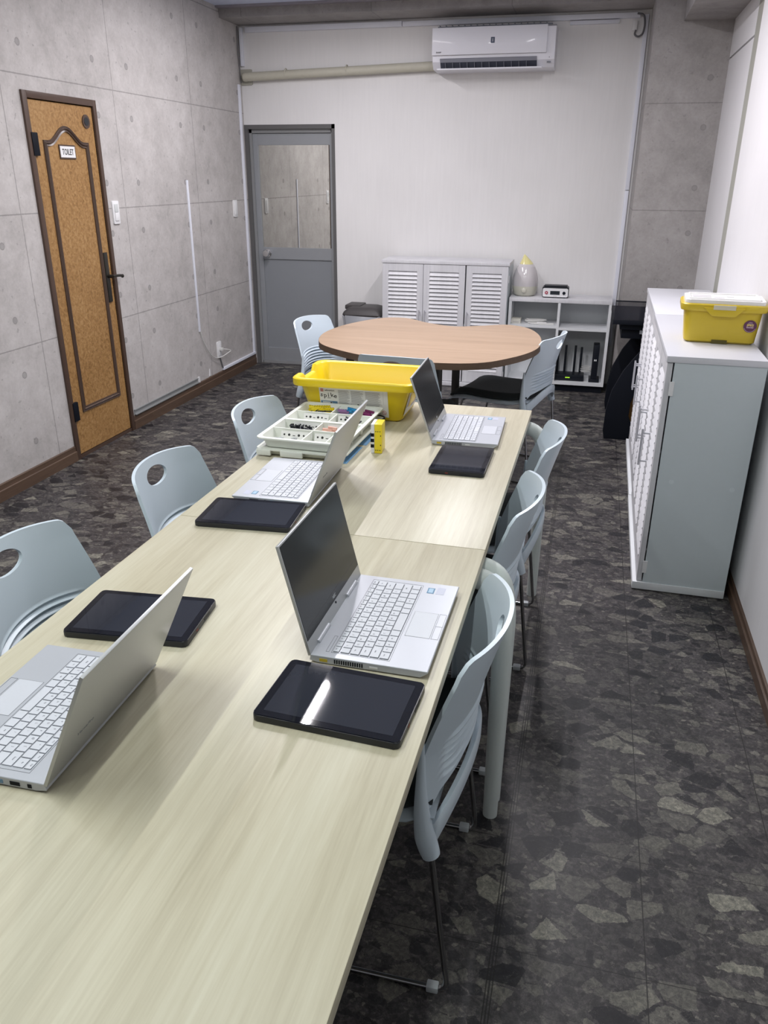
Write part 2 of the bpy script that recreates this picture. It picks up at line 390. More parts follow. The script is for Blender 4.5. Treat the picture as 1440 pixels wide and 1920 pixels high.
def text(name, s, size, m, parent, M, align='CENTER', depth=0.0004, bold=0.0, label=None):
    me = text_mesh(s, size, depth, align, bold); me.name = name
    return link(name, me, m, parent, 0, M=M, label=label)
def add_text(bm, s, size, M, align='CENTER', bold=0.0, mi=0, depth=0.0003):
    me = text_mesh(s, size, depth, align, bold); n0 = len(bm.verts); f0 = len(bm.faces); bm.from_mesh(me); bm.verts.ensure_lookup_table(); bm.faces.ensure_lookup_table()
    for v in bm.verts[n0:]: v.co = M @ v.co
    for f in bm.faces[f0:]: f.material_index = mi
    bpy.data.meshes.remove(me)
def copy_tree(src, label, loc=None, rz=None, parent=None, top=True):
    c = src.copy(); COL.objects.link(c)
    if parent: c.parent = parent
    if top:
        c['label'] = label
        if loc: c.location = loc
        if rz is not None: c.rotation_euler = (0, 0, rz)
    for ch in list(src.children): copy_tree(ch, None, parent=c, top=False)
    return c

# ------------------------------------------------------------------ room shell
XL, XR, YB, YN = -2.705, 0.65, 6.32, -2.2
bm = BM(); box(bm, XL - .1, 0.9, YN - .1, YB + .3, -.06, 0); struct('floor', bm, M_FLOOR, smooth=0)
bm = BM(); box(bm, XL - .1, 0.9, YN - .1, YB + .3, ZC, ZC + .06); struct('ceiling', bm, M_CEIL, smooth=0)
# left wall with an opening for the toilet door (y 3.71..4.26, z..1.82)
DY0, DY1, DZ = 3.71, 4.262, 1.822
bm = BM()
box(bm, XL - .1, XL, YN - .1, DY0, 0, ZC); box(bm, XL - .1, XL, DY1, YB + .2, 0, ZC); box(bm, XL - .1, XL, DY0, DY1, DZ, ZC)
struct('wall_left', bm, M_CONL, smooth=0)
# back wall with an opening for the glazed door
GX0, GX1, GZ = XL, -1.985, 1.835
bm = BM(); box(bm, GX1, 0.9, YB, YB + .1, 0, ZC); box(bm, XL, GX1, YB, YB + .1, GZ, ZC)
struct('wall_back', bm, M_WALLB, smooth=0)
bm = BM(); box(bm, GX0, GX1, YB + .09, YB + .16, 0, GZ); struct('wall_behind_door', bm, M_ALUD, smooth=0)
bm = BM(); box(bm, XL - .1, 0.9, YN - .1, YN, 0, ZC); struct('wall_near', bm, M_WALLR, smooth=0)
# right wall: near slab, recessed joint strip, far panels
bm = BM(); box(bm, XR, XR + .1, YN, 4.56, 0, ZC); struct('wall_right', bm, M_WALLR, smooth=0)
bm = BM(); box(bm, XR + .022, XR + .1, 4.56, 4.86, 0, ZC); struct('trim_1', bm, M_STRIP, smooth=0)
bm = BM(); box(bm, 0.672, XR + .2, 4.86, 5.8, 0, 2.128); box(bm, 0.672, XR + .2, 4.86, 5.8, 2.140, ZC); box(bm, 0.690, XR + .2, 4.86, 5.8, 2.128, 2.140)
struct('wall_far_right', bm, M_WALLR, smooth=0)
# concrete patterned pillar, soffit and beam
PX0, PY = 0.222, 5.72
bm = BM(); box(bm, PX0, 0.9, PY, YB + .1, 0, ZC); struct('trim_2', bm, M_CONP, smooth=0)
bm = BM(); box(bm, 0.389, 0.9, YN, PY + .001, 2.337, ZC); struct('trim_3', bm, M_CONP, smooth=0)
bm = BM(); box(bm, XL, PX0, 5.985, YB, 2.50, ZC); struct('trim_4', bm, M_BEAM, smooth=0)
bm = BM(); box(bm, XL, PX0 + .17, 5.93, 5.985, ZC - .012, ZC + .0); struct('trim_5', bm, mat('grey cornice', (0.30, 0.28, 0.31), .6), smooth=0)
# skirting
def skirt(name, y0, y1, x, s, h):
    bm = BM(); t = 0.014
    prof = [(0, 0), (s * t, 0), (s * t, h * .62), (s * t * .55, h * .66), (s * t * .55, h * .95), (0, h)]
    A = [bm.verts.new((x + p[0], y0, p[1])) for p in prof]; B = [bm.verts.new((x + p[0], y1, p[1])) for p in prof]
    for i in range(len(prof)): j = (i + 1) % len(prof); bm.faces.new((A[i], A[j], B[j], B[i]))
    bm.faces.new(A); bm.faces.new(B[::-1]); struct(name, bm, M_BASE, smooth=0)
skirt('baseboard_left', YN, DY0 - .035, XL, 1, .085); skirt('baseboard_left_far', DY1 + .03, YB - .05, XL, 1, .085)
skirt('baseboard_right', YN, 4.56, XR, -1, .060)

# ------------------------------------------------------------------ toilet door
t = bpy.data.objects.new('door_1', None); COL.objects.link(t); t['kind'] = 'structure'
t.location = (XL, (DY0 + DY1) / 2, 0)
W2 = (DY1 - DY0) / 2
bm = BM()
box(bm, -.09, .012, -W2 - .035, -W2, 0, DZ + .032, .002); box(bm, -.09, .012, W2, W2 + .030, 0, DZ + .032, .002); box(bm, -.09, .012, -W2, W2, DZ, DZ + .032, .002)
box(bm, -.09, .004, -W2, W2, 0, .018)
fin('door_frame', bm, M_DBRN, t)
bm = BM(); box(bm, -.035, .000, -W2 + .004, W2 - .004, .022, DZ - .004, .002); leaf = fin('door_leaf', bm, M_DOOR, t, 0)
# raised moulding outline with an arched top
y0, y1, zb, zt = -.175, .185, .262, 1.628
pts = [(y1, zb), (y0, zb), (y0, zt - .015)]
N = 24; arch = []
for i in range(N + 1):
    u = -1 + 2 * i / N; arch.append((y0 + (y1 - y0) * (i / N), zt + (.072 * (0.5 + 0.5 * cos(pi * abs(u) / .84)) if abs(u) < .84 else -.0)))
pts = [(y1, zb), (y0, zb), (y0, zt)] + arch[1:-1] + [(y1, zt)]
bm = BM()
for off, r in ((0, .0105), (.0, .0)):
    if r == 0: continue
    P = [Vector((.004, p[0], p[1])) for p in pts]
    L = len(P); rings = []
    for i in range(L):
        a = (P[i] - P[i - 1]).normalized(); b = (P[(i + 1) % L] - P[i]).normalized()
        na = Vector((0, -a.z, a.y)); nb = Vector((0, -b.z, b.y)); nn = (na + nb).normalized(); k = 1 / max(.5, nn.dot(na))
        rings.append([bm.verts.new(P[i] + nn * k * s + Vector((d, 0, 0))) for s, d in ((-.015, -.006), (-.013, .003), (-.006, .0), (0, .007), (.006, .0), (.013, .003), (.015, -.006))])
    for i in range(L):
        A = rings[i]; B = rings[(i + 1) % L]
        for k in range(6): bm.faces.new((A[k], A[k + 1], B[k + 1], B[k]))
fin('panel_moulding', bm, mat('dark brown moulding', (0.085, 0.055, 0.042), 0.3), t, 50)
for z in (1.62, .27):
    bm = BM(); box(bm, -.002, .016, -W2 - .012, -W2 + .034, z - .052, z + .052, .001); cyl(bm, (.006, -W2 - .002, z - .055), (.006, -W2 - .002, z + .055), .006)
    fin('hinge', bm, M_BLACK, t, label='black steel hinge')
bm = BM(); box(bm, 0, .010, .200, .238, .80, 1.075, .003); hp = fin('handle_plate', bm, M_BRONZE, t)
bm = BM(); cyl(bm, (.008, .219, .945), (.045, .219, .945), .010); tube(bm, smooth_path([(.045, .212, .945), (.048, .25, .946), (.047, .29, .943), (.044, .312, .938)]), [.008] * 24 + [.011], 10); fin('lever', bm, M_BRONZE, hp)
bm = BM(); cyl(bm, (0, .205, 1.745), (.005, .205, 1.745), .034, n=28); v = fin('vent_ring', bm, M_DBRN, t)
bm = BM(); cyl(bm, (.005, .205, 1.745), (.0065, .205, 1.745), .021, n=24); fin('vent_hole', bm, mat('vent grey', (.015, .018, .022), .3), v)
bm = BM(); box(bm, .000, .005, -.068, .070, 1.558, 1.625); sg = fin('name_plate', bm, M_DBRN, t, 0, label='TOILET name plate')
bm = BM(); box(bm, .005, .006, -.062, .064, 1.565, 1.618); fin('plate_face', bm, M_WHITE, sg, 0)
me = text_mesh('TOILET', .040, .0003, bold=.0004); link('sign_lettering', me, M_PBLK, sg, 0, M=frame((.0065, .001, 1.590), (0, 1, 0), (0, 0, 1)) @ Matrix.Diagonal((.74, 1, 1, 1)))

# ------------------------------------------------------------------ glazed grey door in the back wall
g = bpy.data.objects.new('door_2', None); COL.objects.link(g); g['kind'] = 'structure'; g.location = (0, YB, 0)
bm = BM()
box(bm, -2.705, -2.675, -.004, .09, 0, GZ); box(bm, -1.999, -1.975, -.006, .09, 0, GZ + .006); box(bm, -2.705, -1.975, -.006, .09, GZ - .024, GZ + .006)
fin('outer_frame', bm, M_ALUD, g, 0)
bm = BM(); box(bm, -2.675, -2.655, .02, .09, 0, GZ - .02); box(bm, -2.012, -1.999, .02, .09, 0, GZ - .02); box(bm, -2.675, -1.999, .02, .09, 1.785, GZ - .024); box(bm, -2.66, -2.0, .02, .09, 0, .02)
fin('inner_frame', bm, mat('mid grey frame', (.27, .275, .28), .45), g, 0)
bm = BM(); x0, x1 = -2.655, -2.012
box(bm, x0, x0 + .040, .034, .066, .02, 1.783, .002); box(bm, x1 - .018, x1, .034, .066, .02, 1.783, .002)
box(bm, x0 + .04, x1 - .018, .036, .064, 1.70, 1.783, .002); box(bm, x0 + .04, x1 - .018, .036, .064, .853, .945, .002); box(bm, x0 + .04, x1 - .018, .036, .064, .02, .13, .002)
lf = fin('door_leaf', bm, M_ALU, g, 0)
bm = BM(); box(bm, x0 + .04, x1 - .018, .046, .058, .13, .853); fin('lower_panel', bm, M_ALUP, lf, 0)
bm = BM(); box(bm, x0 + .04, x1 - .018, .046, .054, .945, 1.70); fin('glass_pane', bm, M_MIRR, lf, 0, label='mirroring glass pane')
kb = BM(); lathe(kb, [(0, 0), (.030, 0), (.030, .006), (.014, .010), (.012, .028), (.026, .036), (.030, .050), (.024, .062), (0, .066)], 24)
fin('door_knob', kb, M_CHROMEB, lf, 50, M=frame((-2.572, .034, .900), (1, 0, 0), (0, 0, 1)), label='polished chrome round knob')

# ------------------------------------------------------------------ ceiling lamps
for i, (lx, ly, ln, wt, lc) in enumerate(LAMPS):
    nm = ['over the far left of the room', 'over the near left', 'over the right side beyond the cabinet', 'over the near right', 'added fill over the toilet door side, farther', 'added fill over the left wall side, nearer'][i]
    t = thing('ceiling_light', 'long white batten lamp on the ceiling, ' + nm, 'ceiling light', (lx, ly, ZC), 0)
    bm = BM(); box(bm, -.05, .05, -ln / 2, ln / 2, -.028, 0, .004); fin('lamp_housing', bm, M_WHITE, t)
    bm = BM(); box(bm, -.012, .012, -ln / 2 + .01, ln / 2 - .01, -.038, -.028, .003); fin('diffuser', bm, M_LED, t)
    L = bpy.data.lights.new('lamp_glow', 'AREA'); L.shape = 'RECTANGLE'; L.size = .025; L.size_y = ln - .03; L.energy = wt; L.color = lc
    o = bpy.data.objects.new('lamp_glow', L); COL.objects.link(o); o.parent = t; o.location = (0, 0, -.042)

# ------------------------------------------------------------------ meeting tables
TY = -0.0103
TC, TS = cos(TY), sin(TY)
def tw(x, y, z=0): return Vector((x * TC - y * TS, x * TS + y * TC, z))
XT0, XT1 = -0.9305, -0.1825
def leg_pts(x, y, s):  # arch leg: from under the top outwards and down
    return fillet([(x - s * .22, y, .668), (x - s * .12, y, .672), (x - s * .02, y, .655), (x, y, .56), (x, y, .0)], .10, 6)
def meeting_table(yc, ln, label):
    t = thing('meeting_table', label, 'table', tw(0, yc), TY, 'two tables pushed end to end')
    bm = BM(); box(bm, XT0, XT1, -ln / 2, ln / 2, .695, .72, .0015); fin('tabletop', bm, M_ASH, t)
    for sx, x in ((1, XT1 + .055), (-1, XT0 - .055)):
        for sy in (-1, 1):
            y = sy * (ln / 2 - .028)
            P = leg_pts(x, y, sx); rr = [.0225 if p.z > .1 else .018 for p in P]
            bm = BM(); tube(bm, P, [.024 - .006 * max(0, 1 - p.z / .66) for p in P], 18); fin('leg', bm, M_LEG, t, 60)
    bm = BM()
    for sy in (-1, 1): box(bm, XT0 + .12, XT1 - .12, sy * (ln / 2 - .028) - .02, sy * (ln / 2 - .028) + .02, .66, .694)
    for xx in (XT0 + .1, XT1 - .13): box(bm, xx, xx + .03, -ln / 2 + .05, ln / 2 - .05, .665, .694)
    fin('under_frame', bm, M_LEG, t, 0)
    return t
meeting_table((0.398 + 1.5945) / 2, 1.5945 - 0.398, 'pale ash wood meeting table nearest the camera, with laptops and tablets')
meeting_table((1.596 + 2.778) / 2, 2.778 - 1.596, 'pale ash wood meeting table, the farther of the two, holding the yellow bin')

# ------------------------------------------------------------------ kidney table
out = [(-1.325, 3.93), (-1.26, 3.74), (-1.11, 3.60), (-.92, 3.50), (-.68, 3.455), (-.45, 3.50), (-.31, 3.66), (-.225, 3.85), (-.205, 4.05), (-.235, 4.28), (-.31, 4.46), (-.43, 4.53), (-.56, 4.46), (-.70, 4.40), (-.86, 4.47), (-1.02, 4.60), (-1.16, 4.56), (-1.28, 4.34), (-1.33, 4.12)]
P = [Vector((p[0], p[1], 0)) for p in out]; L = len(P); sm = []
for i in range(L):
    p0, p1, p2, p3 = P[i - 1], P[i], P[(i + 1) % L], P[(i + 2) % L]
    for k in range(6):
        q = k / 6; v = 0.5 * ((2 * p1) + (p2 - p0) * q + (2 * p0 - 5 * p1 + 4 * p2 - p3) * q * q + (3 * p1 - p0 - 3 * p2 + p3) * q ** 3); sm.append((v.x + .765, v.y - 4.0))
t = thing('kidney_table', 'brown oak kidney-shaped table in front of the louvred cabinet', 'table', (-.765, 4.0, 0))
bm = BM(); prism(bm, sm, .690, .72); fin('tabletop', bm, M_OAK, t, 30)
bm = BM()
A = [bm.verts.new((p[0] * 1.0015, p[1] * 1.0015, .6895)) for p in sm]; B = [bm.verts.new((p[0] * 1.0015, p[1] * 1.0015, .7195)) for p in sm]
for i in range(len(sm)): j = (i + 1) % len(sm); bm.faces.new((A[i], A[j], B[j], B[i]))
bmesh.ops.solidify(bm, geom=bm.faces[:], thickness=-.002)
fin('edge_band', bm, M_OAKE, t, 30, label='darker edge band')
for (x, y) in ((-.44, .06), (.06, -.05), (-.32, .38), (.10, .28)):
    bm = BM(); cyl(bm, (x, y, 0), (x, y, .69), .022, n=16); fin('leg', bm, M_LEGG, t)

# ------------------------------------------------------------------ chairs
def chair_shell():
    NU, NV = 48, 96
    def low(u):
        a = abs(u); arch = .482 - .032 * u * u
        if a > .80: k = min(1, (a - .80) / .2); arch = arch * (1 - k) + .43 * k
        return arch
    def top(u):
        a = abs(u); z = .752 - .012 * u * u
        if a > .90: k = (a - .90) / .10; z -= .024 * (1 - sqrt(max(0, 1 - k * k)))
        return z
    def hw(z): 
        if z > .6: return .193 - (z - .6) * .13
        return .193 + (.6 - z) * .09
    def fx(u, z):
        if z > .45: c = .012 - (z - .45) * .03 - max(0, z - .52) ** 1.3 * .36
        else: c = .012 + (.45 - z) * .10
        b = .056 + min(1, max(0, (.70 - z) / .15)) * .012 if z > .55 else .068 - (.55 - z) * .10
        x = c + b * (u * u * .75 + .25 * u ** 4)
        zz = z + .024 * u * u
        if .487 < zz < .590 and abs(u) < .82:
            wd = min(1, (zz - .487) / .010, (.590 - zz) / .015) * min(1, (.82 - abs(u)) / .16)
            x += .0056 * sin((zz - .487) / .0155 * 2 * pi) * wd
        if z < .44 and abs(u) > .80: x -= .0 
        return x
    bm = BM(); F = []; Bk = []
    for j in range(NV + 1):
        rf = []; rb = []
        for i in range(NU + 1):
            u = -1 + 2 * i / NU; u = math.copysign(abs(u) ** .9, u)
            z = low(u) + (top(u) - low(u)) * j / NV
            x = fx(u, z); y = u * hw(z)
            th = .0085
            nx, ny = 1.0, -.75 * u; l = sqrt(nx * nx + ny * ny)
            rf.append(bm.verts.new((x + nx / l * th / 2, y + ny / l * th / 2, z))); rb.append(bm.verts.new((x - nx / l * th / 2, y - ny / l * th / 2, z)))
        F.append(rf); Bk.append(rb)
    for j in range(NV):
        for i in range(NU):
            bm.faces.new((F[j][i], F[j][i + 1], F[j + 1][i + 1], F[j + 1][i])); bm.faces.new((Bk[j][i], Bk[j + 1][i], Bk[j + 1][i + 1], Bk[j][i + 1]))
    for j in range(NV):
        bm.faces.new((F[j][0], F[j + 1][0], Bk[j + 1][0], Bk[j][0])); bm.faces.new((F[j][NU], Bk[j][NU], Bk[j + 1][NU], F[j + 1][NU]))
    for i in range(NU):
        bm.faces.new((F[0][i], Bk[0][i], Bk[0][i + 1], F[0][i + 1])); bm.faces.new((F[NV][i], F[NV][i + 1], Bk[NV][i + 1], Bk[NV][i]))
    bmesh.ops.recalc_face_normals(bm, faces=bm.faces[:])
    me = bpy.data.meshes.new('s'); bm.to_mesh(me); bm.free(); so = bpy.data.objects.new('s', me); COL.objects.link(so)
    cuts = []
    bm = BM(); n = 40
    prism(bm, [(.052 * cos(2 * pi * k / n), .0255 * sin(2 * pi * k / n) + .703) for k in range(n)], -.2, .2, frame((0, 0, 0), (0, 1, 0), (0, 0, 1)))
    cuts.append(bm)
    tmp = []
    for k, b in enumerate(cuts):
        bmesh.ops.recalc_face_normals(b, faces=b.faces[:]); m2 = bpy.data.meshes.new('c'); b.to_mesh(m2); b.free()
        co = bpy.data.objects.new('c', m2); COL.objects.link(co); tmp.append(co)
        md = so.modifiers.new('b', 'BOOLEAN'); md.operation = 'DIFFERENCE'; md.solver = 'EXACT'; md.object = co
    dg = bpy.context.evaluated_depsgraph_get(); res = bpy.data.meshes.new_from_object(so.evaluated_get(dg))
    for o in tmp + [so]: bpy.data.objects.remove(o)
    res.materials.clear(); return res

def make_chair(label):
    t = thing('stacking_chair', label, 'chair')
    sh = chair_shell(); sh.name = 'backrest'; link('backrest', sh, M_CHAIR, t, 40)
    for s in (-1, 1):   # sleeve where the shell grips the rear leg
        bm = BM(); tube(bm, smooth_path([(.048, s * .213, .350), (.060, s * .2115, .39), (.0685, s * .2075, .44), (.0725, s * .2015, .50), (.0725, s * .1955, .58)], 5), [.0172 + .0024 * sin(pi * min(1, i / 9)) if i < 6 else .0186 - (i - 6) * .00103 for i in range(21)], 16); fin('leg_sleeve', bm, M_CHAIR, t, 60)
    bm = BM(); R = []
    for k in range(33):
        u = -1 + 2 * k / 32; zc = .462 - .070 * abs(u) ** 1.8; fxx = -.002 + .050 * u * u; hh = .021 + .006 * abs(u) ** 3; th = .0065
        R.append([bm.verts.new((fxx + a_, u * .208, zc + b_)) for a_, b_ in ((-th * .5, hh), (th, hh * .85), (th, -hh * .85), (-th * .5, -hh), (-th, -hh * .6), (-th, hh * .6))])
    for A, B in zip(R, R[1:]):
        for k in range(6): bm.faces.new((A[k], A[(k + 1) % 6], B[(k + 1) % 6], B[k]))
    bm.faces.new(R[0]); bm.faces.new(R[-1][::-1]); fin('lower_crossbar', bm, M_CHAIR, t, 60)
    # seat pan and cushion : grid surfaces
    def pad(z0, th, x0, x1, hwid, drop):
        bm = BM(); NX, NY = 18, 14; T = []; Bt = []
        for i in range(NX + 1):
            a = i / NX; x = x0 + (x1 - x0) * a; rt = []; rb = []
            for j in range(NY + 1):
                u = -1 + 2 * j / NY; wv = hwid * (1 - .10 * a) * (1 if .08 < a < .9 else 1 - .05)
                z = z0 - drop * max(0, a - .72) ** 2 * 13 + .012 * u * u - .012 * sin(pi * a) + .012 * max(0, .2 - a) * 5 * abs(u)
                e = min(1, (1 - abs(u)) * 7, a * 9, (1 - a) * 9); e = sqrt(max(0, 1 - (1 - e) ** 2))
                rt.append(bm.verts.new((x, u * wv, z + th * (.25 + .75 * e)))); rb.append(bm.verts.new((x, u * wv * .985, z)))
            T.append(rt); Bt.append(rb)
        for i in range(NX):
            for j in range(NY): bm.faces.new((T[i][j], T[i + 1][j], T[i + 1][j + 1], T[i][j + 1])); bm.faces.new((Bt[i][j], Bt[i][j + 1], Bt[i + 1][j + 1], Bt[i + 1][j]))
            bm.faces.new((T[i][0], Bt[i][0], Bt[i + 1][0], T[i + 1][0])); bm.faces.new((T[i][NY], T[i + 1][NY], Bt[i + 1][NY], Bt[i][NY]))
        for j in range(NY): bm.faces.new((T[0][j], T[0][j + 1], Bt[0][j + 1], Bt[0][j])); bm.faces.new((T[NX][j], Bt[NX][j], Bt[NX][j + 1], T[NX][j + 1]))
        return bm
    fin('seat_pan', pad(.405, .022, .045, .490, .222, .030), M_CHAIR, t, 50)
    fin('seat_cushion', pad(.424, .034, .052, .484, .208, .030), M_CUSH, t, 60, label='charcoal fabric seat pad')
    for s in (-1, 1):
        P = fillet([(.050, s * .213, .37), (.006, s * .215, .0065), (.485, s * .215, .0065), (.40, s * .205, .40)], .028, 6)
        bm = BM(); tube(bm, P, .0058, 10); lg = fin('sled_leg', bm, M_CHROME, t, 60)
        for xc in (.035, .43):
            bm = BM(); box(bm, xc - .012, xc + .012, s * .215 - .0095, s * .215 + .0095, .0, .0155, .003); fin('floor_clip', bm, M_CLIP, lg)
    bm = BM(); tube(bm, [(.40, -.205, .398), (.40, .205, .398)], .0058, 8); fin('cross_rod', bm, M_CHROME, t, 60)
    return t
ch = make_chair('pale blue-white stacking chair at the right of the tables, nearest the camera')
ch['group'] = 'chairs around the meeting and kidney tables'
ch.location = (-.130, 1.285, 0); ch.rotation_euler = (0, 0, pi + .008)
CH = [
    (-.112, 1.925, pi, 'pale stacking chair at the right side of the tables, middle of the three'),
    (-.076, 2.445, pi + .02, 'pale stacking chair at the right side of the tables, farthest of the three'),
    (-1.145, 1.300, 0.02, 'pale blue stacking chair at the left of the table, nearest, cut by the photo edge'),
    (-1.105, 1.885, 0.0, 'pale blue stacking chair at the left side of the table, the middle of the three'),
    (-1.090, 2.500, -.05, 'white stacking chair at the left side of the table beside the sorting tray'),
    (-1.500, 4.290, -.26, 'white stacking chair at the left end of the brown kidney table near the grey door'),
    (-.812, 3.440, 1.50, 'grey-backed stacking chair behind the yellow bin, facing the kidney table'),
    (-.150, 4.150, 2.87, 'white stacking chair at the right end of the kidney table, charcoal seat fully visible'),
]
for x, y, r, lb in CH: copy_tree(ch, lb, (x, y, 0), r)

# ------------------------------------------------------------------ laptops
def make_laptop(label, ang):
    W, D, T = .305, .199, .015
    t = thing('laptop', label, 'laptop')
    # base slightly wedge shaped
    bm = BM(); pr = [(-.006, .004), (-.004, T), (D, T), (D + .001, T - .003), (D - .012, .002), (.01, .001)]
    A = [bm.verts.new((p[0], -W / 2, p[1])) for p in pr]; B = [bm.verts.new((p[0], W / 2, p[1])) for p in pr]
    for i in range(len(pr)): j = (i + 1) % len(pr); bm.faces.new((A[i], A[j], B[j], B[i]))
    bm.faces.new(A); bm.faces.new(B[::-1]); bmesh.ops.bevel(bm, geom=bm.edges[:], offset=.0008, segments=1, affect='EDGES')
    base = fin('base', bm, M_SILV, t, 30)
    # recessed keyboard field outline
    def outline(bm, x0, x1, y0, y1, w=.0006, z=T):
        for a in ((x0, x1, y0, y0 + w), (x0, x1, y1 - w, y1), (x0, x0 + w, y0, y1), (x1 - w, x1, y0, y1)): box(bm, *a, z - .0003, z + .00025)
    bm = BM(); outline(bm, .028, .131, -.138, .138); outline(bm, .1365, .1815, -.052, .036, z=T); outline(bm, .1835, .1965, -.052, .036); box(bm, .1835, .1965, -.0085, -.0078, T, T + .0002); outline(bm, .018, .024, -.137, -.085)
    fin('panel_lines', bm, M_KEYG, base, 0)
    keys = BM(); gaps = BM(); leg = BM()
    def key(x0, x1, y0, y1, ch=None):
        box(gaps, x0 - .0002, x1 + .0011, y0 - .0011, y1 + .0002, T - .0004, T + .0003)
        box(keys, x0, x1, y0, y1, T, T + .0016, .0004)
        if ch: add_text(leg, ch, .0048 if len(ch) == 1 else .0034, frame(((x0 + x1) / 2 - .0015, (y0 + y1) / 2 - (.002 if len(ch) == 1 else 0), T + .0017), (0, 1, 0), (-1, 0, 0)), depth=.0001)
    g = .0024; y0, y1 = -.134, .134; x = .031
    nf = 16; pw = (y1 - y0) / nf
    for k, s in enumerate(['Esc', 'F1', 'F2', 'F3', 'F4', 'F5', 'F6', 'F7', 'F8', 'F9', 'F10', 'F11', 'F12', 'Ins', 'Prt', 'Del']): key(x, x + .0095, y0 + k * pw, y0 + (k + 1) * pw - g, s)
    rows = [([.9] + [1] * 13 + [1.1], ['', '1', '2', '3', '4', '5', '6', '7', '8', '9', '0', '-', '^', '', 'Bs']),
            ([1.35] + [1] * 12 + [1.65], ['Tab', 'Q', 'W', 'E', 'R', 'T', 'Y', 'U', 'I', 'O', 'P', '@', '[', 'Enter']),
            ([1.6] + [1] * 12 + [1.4], ['Caps', 'A', 'S', 'D', 'F', 'G', 'H', 'J', 'K', 'L', ';', ':', ']', '']),
            ([2.0] + [1] * 11 + [2.0], ['Shift', 'Z', 'X', 'C', 'V', 'B', 'N', 'M', ',', '.', '/', '', 'Shift']),
            ([1.2, 1, 1, 1.1, 1.1, 3.6, 1.1, 1.1, 1.1, 1.2, 1, 1], ['Ctrl', 'Fn', '#', 'Alt', '', '', '', '', 'Alt', '', '', ''])]
    x = .0435; ph = .0172
    for wv, cs in rows:
        tot = sum(wv); y = y0
        for a, s in zip(wv, cs):
            yw = a / tot * (y1 - y0); key(x, x + ph - g, y, y + yw - g, s or None); y += yw
        x += ph
    fin('key_wells', gaps, M_KEYG, base, 0); fin('keyboard', keys, M_KEY, base, 0, label='white keyboard'); fin('key_lettering', leg, M_KTXT, base, 0)
    bm = BM(); box(bm, .1371, .1809, -.0514, .0354, T, T + .0003); fin('touchpad', bm, mat('touchpad', (.60, .62, .68), .35), base, 0)
    bm = BM(); box(bm, .142, .156, .110, .132, T, T + .0003); st = fin('processor_sticker', bm, M_PBLUE, base, 0, label='small blue processor sticker')
    bm = BM(); box(bm, .1445, .1535, .1125, .1295, T + .0003, T + .0005); fin('sticker_face', bm, mat('pale blue', (.35, .52, .68), .4), st, 0)
    bm = BM(); box(bm, .160, .176, .110, .137, T, T + .0003); fin('licence_sticker', bm, mat('pale grey sticker', (.52, .54, .66), .4), base, 0)
    # left side (-y): power port, vent ; right side (+y): card slot, audio, usb x2, hdmi
    bm = BM(); box(bm, .012, .026, -W / 2 - .0006, -W / 2 + .002, .0045, .010); fin('power_port', bm, mat('yellow port', (.55, .42, .03), .4), base, 0)
    bm = BM()
    for k in range(13): box(bm, .038 + k * .0040, .0402 + k * .0040, -W / 2 - .0006, -W / 2 + .002, .0040, .0115)
    fin('vent', bm, M_BLACK, base, 0)
    bm = BM(); box(bm, .100, .114, -W / 2 - .0006, -W / 2 + .002, .0055, .009); fin('side_switch', bm, M_WHITE, base, 0)
    for (a, b, m_) in ((.016, .022, M_BLACK), (.034, .049, M_BLACK), (.060, .074, M_PBLUE), (.083, .097, M_PBLUE), (.128, .152, M_BLACK)):
        bm = BM(); box(bm, a, b, W / 2 - .002, W / 2 + .0006, .0045, .0105); fin('port', bm, m_, base, 0)
    bm = BM(); cyl(bm, (.110, W / 2 - .002, .008), (.110, W / 2 + .0006, .008), .0028, n=12); fin('audio_jack', bm, M_BLACK, base)
    for s in (-1, 1):
        bm = BM(); cyl(bm, (-.004, s * .085 - .030, T + .001), (-.004, s * .085 + .030, T + .001), .0048, n=16); fin('hinge', bm, M_SILV, base)
    # lid : local x = up the lid, placed at the hinge
    LH = .201
    bm = BM(); box(bm, -W / 2, W / 2, -.004, LH, -.0055, 0, .0012)
    lid = fin('lid', bm, M_SILVD, t, 30)
    lid['label'] = 'silver lid tilted back'
    # lid frame: x=+y world(lateral), y=up lid, z = facing user(+x)
    bm = BM(); box(bm, -W / 2 + .003, W / 2 - .003, .022, LH - .003, 0, .0007); fin('screen', bm, M_SCREEN, lid, 0, label='dark switched-off display')
    bm = BM(); box(bm, -W / 2 + .010, W / 2 - .010, .038, .0385, .0007, .0009); fin('display_edge', bm, mat('display edge line', (.05, .05, .055), .4), lid, 0)
    text('bezel_lettering', 'NEC', .0085, mat('silver lettering', (.45, .46, .48), .4, .3), lid, Matrix.Translation((0, .0295, .0008)), depth=.0001, bold=.0002)
    bm = BM(); cyl(bm, (0, .0165, 0), (0, .0165, .0012), .0022, n=12); fin('webcam', bm, M_BLACK, lid)
    text('lid_lettering', 'VersaPro', .011, M_KTXT, lid, Matrix.Translation((.085, .055, -.0056)) @ Matrix.Rotation(pi, 4, 'Y'), depth=.0001)
    set_lid(lid, ang)
    return t
def set_lid(lid, a):
    lid.matrix_local = frame((-.004, 0, .0165), (0, 1, 0), (-sin(a), 0, cos(a)))
def lid_of(t): return [c for c in t.children if c.name.startswith('lid')][0]
LP = [
    ((-.392, 1.2335), -.010, .245, 'silver laptop facing the aisle at centre, screen dark, behind the glossy nearest tablet'),
    ((-.4246, 2.4572), .026, .343, 'silver laptop facing the aisle at the far end of the table beside the yellow bin'),
    ((-.6324, 1.8771), 3.1607, .374, 'silver laptop seen from behind its lid, in front of the white sorting tray'),
    ((-.6462, .8481), 3.1605, .425, 'silver laptop seen from behind its lid, nearest at the lower left photo edge'),
]
